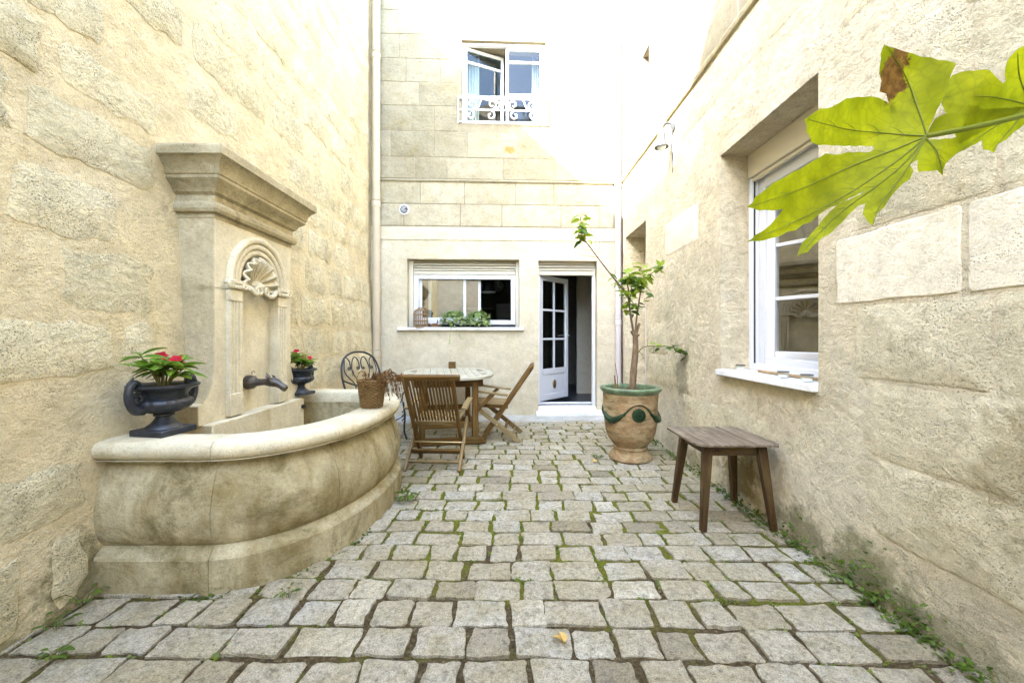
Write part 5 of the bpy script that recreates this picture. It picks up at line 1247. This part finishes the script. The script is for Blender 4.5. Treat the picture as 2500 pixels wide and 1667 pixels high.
m_ = MB(); m_.tube(bez([dw + Vector((-.10, 0, .03)), dw + Vector((-.05, -.01, .005)), dw + Vector((.0, 0, .012)), dw + Vector((.06, .0, -.008)), dw + Vector((.11, .01, -.012))], 5), [.006 + .014 * math.sin(PI * i / 20) for i in range(21)], 8); m_.tube(bez([dw + Vector((.02, -.02, 0)), dw + Vector((.05, -.03, .05)), dw + Vector((.04, -.02, .09))], 4), [.014, .013, .012, .011, .010, .009, .007, .006, .003], 7)
m_.tube([dw + Vector((-.04, -.03, -.02)), dw + Vector((.07, -.04, -.016))], .012, 7); m_.build('wood_piece', 'drytwig', q)
def ivy(zx, w, label, seed, trail):
    x_ = sx(zx, -.005); L = Vector((x_, sy(x_, -.005), SZ_)); r_ = random.Random(seed)
    pot = thing('plant_pot', 'small dark pot hidden under ' + label, 'pot', tuple(L), 'ivy pots on the sill'); m_ = MB(); m_.lathe([(.035, .001), (.048, .08), (.052, .085), (.045, .088), (.042, .07), (.001, .075)], 18, tuple(L)); m_.build('pot_wall', 'black', pot)
    t_ = thing('ivy_plant', label, 'plant', (L.x, L.y, L.z + .075), 'ivy on the kitchen sill'); m_ = MB()
    for k in range(420):
        a = r_.uniform(0, 2 * PI); e = r_.uniform(-.5, 1.4); rr = r_.uniform(.75, 1.05)
        p = L + Vector((w * rr * math.cos(a) * math.cos(e), .085 * rr * math.sin(a) * math.cos(e), .11 + .135 * rr * math.sin(e)))
        leaf_into(m_, p, (math.cos(a) + r_.uniform(-.8, .8), -abs(math.sin(a)) + r_.uniform(-.8, .5), r_.uniform(-.9, .6)), r_.uniform(.032, .060), .45)
    for (dx_, dz_, n) in trail:
        pts = bez([L + Vector((dx_ * .2, -.085, .03)), L + Vector((dx_ * .5, -.10, -.06)), L + Vector((dx_ * .8, -.085, -.06 + dz_ * .5)), L + Vector((dx_, -.082, dz_))], 6)
        m_.tube(pts, .0018, 4)
        for i in range(n): leaf_into(m_, pts[int(i * len(pts) / n)], (r_.uniform(-1, 1), -.5, r_.uniform(-1, .2)), r_.uniform(.018, .032), .42)
    m_.build('ivy_foliage', 'ivy', t_, kind='stuff')
ivy(830, .20, 'bushy variegated ivy next to the driftwood on the kitchen sill', 4, ((-.05, -.26, 12), (.16, -.18, 7)))
ivy(1215, .18, 'lower variegated ivy on the right of the kitchen sill', 9, ((.06, -.16, 6),))
# jars and stick on the right-hand sill
for k, (px, lab) in enumerate(((1808 / 1.0, 'small glass candle jar on the right window sill, farthest from the viewer'), (1912, 'small glass candle jar on the right window sill, middle of three'), (1970, 'small glass candle jar on the right window sill, nearest the viewer'))):
    X_ = RX + .035 + (.06 if k == 0 else 0); Y_ = X_ * 1000 / (px - 1245); jl = Vector((X_, Y_, .969))
    t_ = thing('candle_jar', lab, 'jar', tuple(jl), 'jars on the right sill')
    m_ = MB(); m_.lathe([(.030, 0), (.032, .004), (.032, .038), (.030, .040), (.029, .038), (.029, .006), (.001, .005)], 20, tuple(jl)); m_.build('jar_wall', 'jarglass', t_)
    m_ = MB(); m_.lathe([(.028, .006), (.028, .024), (.001, .025)], 18, tuple(jl)); m_.build('jar_wax', 'wax', t_)
    m_ = MB(); m_.lathe([(.033, .038), (.034, .041), (.033, .045), (.001, .046)], 20, tuple(jl)); m_.build('jar_lid', 'lidmetal', t_)
m_ = MB(); m_.tube([(RX + .12, 2.36, .981), (RX + .115, 3.02, .981)], .011, 9); q = m_.build('bamboo_stick', 'rattan', origin=(RX + .12, 2.7, .97)); tag(q, 'pale bamboo stick lying on the right window sill behind the jars', 'stick')

# ------------------------------------------------------------------ large-leaved plant reaching in from the right
fp = thing('fatsia_plant', 'large lobed yellow-green leaves on a stem reaching in from the right edge', 'plant', (1.45, .75, 0))
def brown(t, col, p):
    c0 = (zq(790, 220, 0))
    x = t.n('ShaderNodeVectorMath', operation='SUBTRACT'); t.l(p, x.inputs[0]); x.inputs[1].default_value = c0
    mp = t.mapping(x.outputs[0], (1 / .026, 1 / .10, 1 / .045), rot=(0, R(20), 0))
    ln = t.n('ShaderNodeVectorMath', operation='LENGTH'); t.l(mp, ln.inputs[0])
    d = t.math('ADD', ln.outputs['Value'], t.rng(t.noise(p, 45, 5), .3, .7, -.35, .35))
    return t.mix(t.rng(d, .85, 1.0, 1, 0), col, t.ramp(t.noise(p, 90, 4), [(.35, (.10, .05, .012)), (.65, (.25, .13, .03))]))
def zq(zx, zy, far=0.0):
    px, py = 1700 + zx / 1.65, 50 + zy / 1.65
    d = math.hypot(zx - 925, zy - 465) / 700
    return W(px, py, .68 + far - .07 * d + .035 * math.sin(zx * .008 + zy * .006))
M['fatsia'] = leaf_mat('fatsia_leaf', (0.29, 0.335, 0.005), (0.42, 0.44, 0.008), (0.22, 0.27, 0.012), 0.62, brown)
M['fvein'] = leaf_mat('fatsia_vein', (0.2080, 0.2480, 0.0240), (0.2400, 0.2720, 0.0320), (0.2400, 0.2720, 0.0320), 0.5)
L1 = [(930, 455), (960, 385), (1000, 300), (1022, 235), (1046, 172), (1010, 162), (975, 160), (940, 148), (905, 147), (870, 133), (835, 125), (800, 112), (757, 98), (742, 135), (740, 180), (736, 215), (746, 245), (738, 288), (765, 295), (775, 335), (788, 375), (806, 382), (806, 352), (785, 345), (770, 330), (735, 312), (700, 306), (650, 308), (605, 314), (575, 333), (545, 350), (500, 355), (470, 375), (435, 400), (445, 425), (442, 445), (458, 470), (462, 490), (490, 503), (550, 505), (640, 508), (708, 506), (718, 518), (700, 530), (610, 530), (560, 541), (520, 536), (480, 560), (455, 575), (420, 598), (385, 612), (340, 640), (310, 655), (280, 680), (240, 708), (225, 735), (203, 752), (250, 766), (310, 766), (350, 760), (318, 800), (280, 838), (240, 862), (203, 893), (270, 887), (330, 872), (365, 852), (400, 845), (430, 822), (462, 812), (490, 785), (520, 765), (600, 727), (682, 686), (640, 710), (570, 740), (540, 768), (510, 800), (470, 850), (430, 890), (415, 920), (406, 952), (450, 932), (490, 890), (550, 850), (600, 800), (650, 748), (680, 738), (670, 780), (690, 810), (710, 828), (718, 790), (760, 750), (780, 715), (800, 690), (830, 660), (860, 640), (876, 605), (862, 582), (892, 560), (890, 590), (895, 612), (940, 608), (970, 603), (992, 626), (996, 600), (1004, 578), (1040, 545), (1055, 520), (1060, 495), (1050, 470), (1000, 476), (930, 482)]
L2 = [(1345, 345), (1240, 352), (1143, 358), (1140, 346), (1060, 338), (985, 330), (1000, 290), (1010, 262), (1030, 222), (1070, 207), (1120, 203), (1180, 199), (1205, 225), (1235, 255), (1247, 245), (1243, 200), (1252, 165), (1290, 120), (1330, 100), (1400, 110), (1420, 200), (1400, 300), (1480, 290), (1600, 340), (1560, 420), (1450, 430), (1420, 520), (1350, 470), (1322, 418), (1280, 450), (1250, 480), (1215, 500), (1200, 534), (1180, 524), (1155, 520), (1150, 482), (1100, 510), (1020, 552), (1060, 500), (1200, 420)]
L3 = [(930, 455), (960, 400), (1000, 378), (1040, 374), (1075, 382), (1085, 405), (1070, 430), (1020, 440), (960, 452)]
def fat(poly, nm, far):
    bm = bmesh.new(); pp = []
    for i in range(len(poly)):                      # toothed margin
        a = poly[i]; b = poly[(i + 1) % len(poly)]; pp.append(a); L = math.hypot(b[0] - a[0], b[1] - a[1])
        if L > 34:
            k = int(L / 22)
            for j in range(1, k): 
                t = j / k; s_ = 2.2 if j % 2 else -.6
                pp.append((lerp(a[0], b[0], t) + (b[1] - a[1]) / L * s_, lerp(a[1], b[1], t) - (b[0] - a[0]) / L * s_))
    vs_ = [bm.verts.new((x, y_, 0)) for x, y_ in pp]; bm.faces.new(vs_)
    bmesh.ops.triangulate(bm, faces=bm.faces)
    for _ in range(2):
        lo = [e for e in bm.edges if e.calc_length() > 45 and not e.is_boundary]
        if lo: bmesh.ops.subdivide_edges(bm, edges=lo, cuts=1); bmesh.ops.triangulate(bm, faces=bm.faces)
    m_ = MB(); bm.verts.index_update()
    m_.add([zq(v.co.x, v.co.y, far) for v in bm.verts], [tuple(v.index for v in f.verts) for f in bm.faces], [(0, .9, 0)] * len(bm.verts)); bm.free()
    o = m_.build(nm, 'fatsia', fp, angle=80)
    return o
l1 = fat(L1, 'leaf', 0); l2 = fat(L2, 'leaf', .10); l3 = fat(L3, 'leaf', .03)
def vein(zp, r0, r1, par, far=0.0, mat='fvein'):
    p = [zq(a, b, far) for a, b in zp]; p = bez(p, 5); m_ = MB(); m_.tube([q + Vector((0, -.0016, 0)) for q in p], [lerp(r0, r1, i / (len(p) - 1)) for i in range(len(p))], 6); m_.build('vein', mat, par)
for zp in ([(925, 468), (890, 360), (850, 250), (800, 160), (765, 108)], [(925, 468), (860, 465), (740, 455), (600, 440), (450, 402)], [(920, 470), (800, 520), (620, 590), (420, 680), (215, 752)], [(918, 475), (800, 570), (640, 680), (440, 790), (215, 888)], [(915, 480), (830, 580), (720, 670), (560, 790), (412, 945)], [(912, 485), (870, 560), (800, 660), (740, 740), (708, 820)], [(922, 478), (960, 520), (975, 560), (988, 618)]):
    vein(zp, .0016, .0005, l1)
    for f in (.3, .5, .68, .82):
        k = f * (len(zp) - 1); i = int(k); a, b = zp[i], zp[i + 1]; t = k - i; px_, py_ = lerp(a[0], b[0], t), lerp(a[1], b[1], t); dx_, dy_ = b[0] - a[0], b[1] - a[1]; L = math.hypot(dx_, dy_); dx_, dy_ = dx_ / L, dy_ / L
        for s_ in (-1, 1):
            w_ = 46 * (1 - abs(f - .5)) * (.55 if len(zp) < 5 or zp[-1][0] > 700 else 1)
            vein([(px_, py_), (px_ + dx_ * w_ * .7 - s_ * dy_ * w_ * .45, py_ + dy_ * w_ * .7 + s_ * dx_ * w_ * .45), (px_ + dx_ * w_ * 1.5 - s_ * dy_ * w_ * .75, py_ + dy_ * w_ * 1.5 + s_ * dx_ * w_ * .75)], .00045, .00015, l1)
for zp in ([(1345, 345), (1180, 310), (1000, 310)], [(1345, 345), (1300, 240), (1290, 135)], [(1345, 345), (1270, 430), (1190, 525)], [(1345, 345), (1200, 430), (1040, 540)]): vein(zp, .0014, .0005, l2, .10)
crown = Vector((1.42, .76, 1.72))
for zp0, far in (((925, 467), 0), ((1345, 345), .10)):
    a = zq(*zp0, far); b = zq(1200, 412, 0.02) if far == 0 else a.lerp(crown, .3) + Vector((0, 0, .01)); 
    m_ = MB(); m_.tube(bez([a, b, b.lerp(crown, .5) + Vector((0, 0, .02)), crown], 6), [.0042] * 10 + [.0055] * 9, 8); m_.build('petiole', 'fvein', fp)
m_ = MB(); m_.tube(bez([Vector((1.45, .75, .30)), Vector((1.43, .74, .9)), Vector((1.44, .77, 1.4)), crown + Vector((0, 0, .05))], 6), .016, 9); m_.build('fatsia_stem', 'bark', fp)
t_ = thing('planter', 'terracotta planter out of view beneath the large-leaved plant', 'pot', (1.45, .75, 0)); m_ = MB(); m_.lathe([(.13, .002), (.17, .28), (.19, .28), (.19, .33), (.165, .33), (.16, .29), (.001, .30)], 28, (1.45, .75, 0)); m_.build('planter_wall', 'terra', t_)

# ------------------------------------------------------------------ weeds, moss, fallen leaves
r_ = random.Random(14); m_ = MB()
for (x, y_, w, pit) in joints:
    if not (1.3 < y_ < 5.9): continue
    dens = .25 + .75 * max(0, min(1, (y_ - 1.6) / 1.4)); 
    if mnoise.noise((x * 1.1, y_ * 1.1, 7)) + .3 * (dens - .4) < -.06 : continue
    for _ in range(r_.choice((1, 1, 2, 3))):
        if r_.random() < .5: p = Vector((x + r_.uniform(-.006, .006), y_ + r_.uniform(0, pit), -.02))
        else: p = Vector((x + r_.uniform(0, w), y_ + r_.uniform(-.006, .006), -.02))
        if in_basin(p.x, p.y, 0): continue
        for _ in range(r_.randint(8, 20)):
            leaf_into(m_, p + Vector((r_.gauss(0, .012), r_.gauss(0, .012), 0)), (r_.uniform(-1, 1), r_.uniform(-1, 1), r_.uniform(.4, 1.6)), r_.uniform(.008, .024), .4)
q = m_.build('joint_moss', 'moss', kind='stuff'); q['label'] = 'green moss growing in the joints between the paving stones'
m_ = MB()
for k in range(800):
    y_ = r_.uniform(1.35, 4.9)
    dn = .5 + .5 * mnoise.noise((0, y_ * 2.3, 2))
    if r_.random() > dn * 1.25: continue
    p = Vector((RX - abs(r_.gauss(0, .035)) - .004, y_, -.012)); hgt = max(0, mnoise.noise((3, y_ * 3.1, 8)))
    leaf_into(m_, p + Vector((0, 0, r_.uniform(0, .02 + .10 * hgt))), (r_.uniform(-1, .2), r_.uniform(-1, 1), r_.uniform(.0, 1.2)), r_.uniform(.014, .038), .32)
for (yc, ys, zh, n_) in ((1.70, .07, .13, 90), (1.93, .06, .16, 110), (2.12, .05, .08, 60), (2.42, .07, .10, 90), (1.5, .08, .04, 50), (2.75, .1, .06, 70), (3.05, .12, .05, 70), (3.6, .25, .04, 90)):
    for _ in range(n_):
        z_ = abs(r_.gauss(0, zh * .55)); p = Vector((RX - .004 - abs(r_.gauss(0, .02 + .03 * max(0, .08 - z_) / .08)), r_.gauss(yc, ys), z_ - .008))
        leaf_into(m_, p, (r_.uniform(-1, .1), r_.uniform(-1, 1), r_.uniform(-.2, 1.0)), r_.uniform(.012, .034), .34)
q = m_.build('wall_foot_weeds', 'weed', kind='stuff'); q['label'] = 'ragged green weeds along the foot of the right wall'
m_ = MB()
for k in range(500):
    t = r_.uniform(.02, .8); pp = outline(.012); i = int(t * (len(pp) - 2)); a, b = Vector((*pp[i], 0)), Vector((*pp[i + 1], 0)); p = a.lerp(b, r_.random())
    if mnoise.noise((p.x * 3, p.y * 3, 1)) < .05: continue
    leaf_into(m_, p + Vector((r_.gauss(.01, .01), r_.gauss(-.01, .012), -.012)), (r_.uniform(-1, 1), r_.uniform(-1, .3), r_.uniform(.1, 1)), r_.uniform(.012, .030), .33)
q = m_.build('basin_foot_weeds', 'weed', kind='stuff'); q['label'] = 'small weeds sprouting along the foot of the fountain basin'
def weed(px, py, n, size, label, hgt=.06):
    Y_ = CAMH * 1000 / (py - 820); p = W(px, py, Y_); p.z = 0
    t_ = thing('weed_plant', label, 'weed', tuple(p + Vector((0, 0, -.01))), 'weeds in the paving')
    for i in range(n):
        a = i * 2.4 + r_.random(); q = p + Vector((math.cos(a), math.sin(a), 0)) * r_.uniform(0, .015); tip = q + Vector((math.cos(a) * hgt * .6, math.sin(a) * hgt * .6, hgt * r_.uniform(.4, 1)))
        m_ = MB(); m_.tube([q + Vector((0, 0, -.012)), q.lerp(tip, .5) + Vector((0, 0, .01)), tip], .0014, 4); m_.build('stem', 'twig', t_)
        put_leaf(LM['weed'], t_, tip, (math.cos(a), math.sin(a), r_.uniform(-.2, .4)), size * r_.uniform(.7, 1.2)); 
        put_leaf(LM['weed'], t_, q.lerp(tip, .6), (math.cos(a + 1), math.sin(a + 1), .2), size * .7)
weed(205, 1470, 9, .05, 'leafy green weed at the foot of the left wall beside the basin plinth', .10)
weed(140, 1530, 7, .04, 'low weed at the foot of the left wall, nearer than the plinth', .05)
weed(130, 1605, 6, .045, 'small three-leaved green seedling in the paving at the lower left corner', .03)
weed(995, 1222, 14, .06, 'spreading fern-like weed in the paving right of the fountain basin', .06)
weed(1462, 1118, 12, .035, 'tuft of green weed in the paving left of the terracotta pot', .05)
weed(700, 1452, 6, .03, 'tiny weed in a paving joint below the basin, right one', .03)
weed(1770, 1180, 10, .04, 'grassy weed by the right wall behind the stool', .09)
def fallen(px, py, rot, s_, label):
    Y_ = CAMH * 1000 / (py - 820); p = W(px, py, Y_); p.z = .008
    t_ = thing('fallen_leaf', label, 'leaf', tuple(p), 'fallen leaves')
    for k in (-.5, .35): put_leaf(LM['autumn'], t_, p, (math.cos(rot + k), math.sin(rot + k), .25), s_, 'leaf_blade', roll=.3)
fallen(1378, 1572, R(130), .055, 'dry yellow fallen leaf on the paving at the front')
fallen(1448, 1128, R(20), .05, 'small dry fallen leaf beside the foot of the terracotta pot')
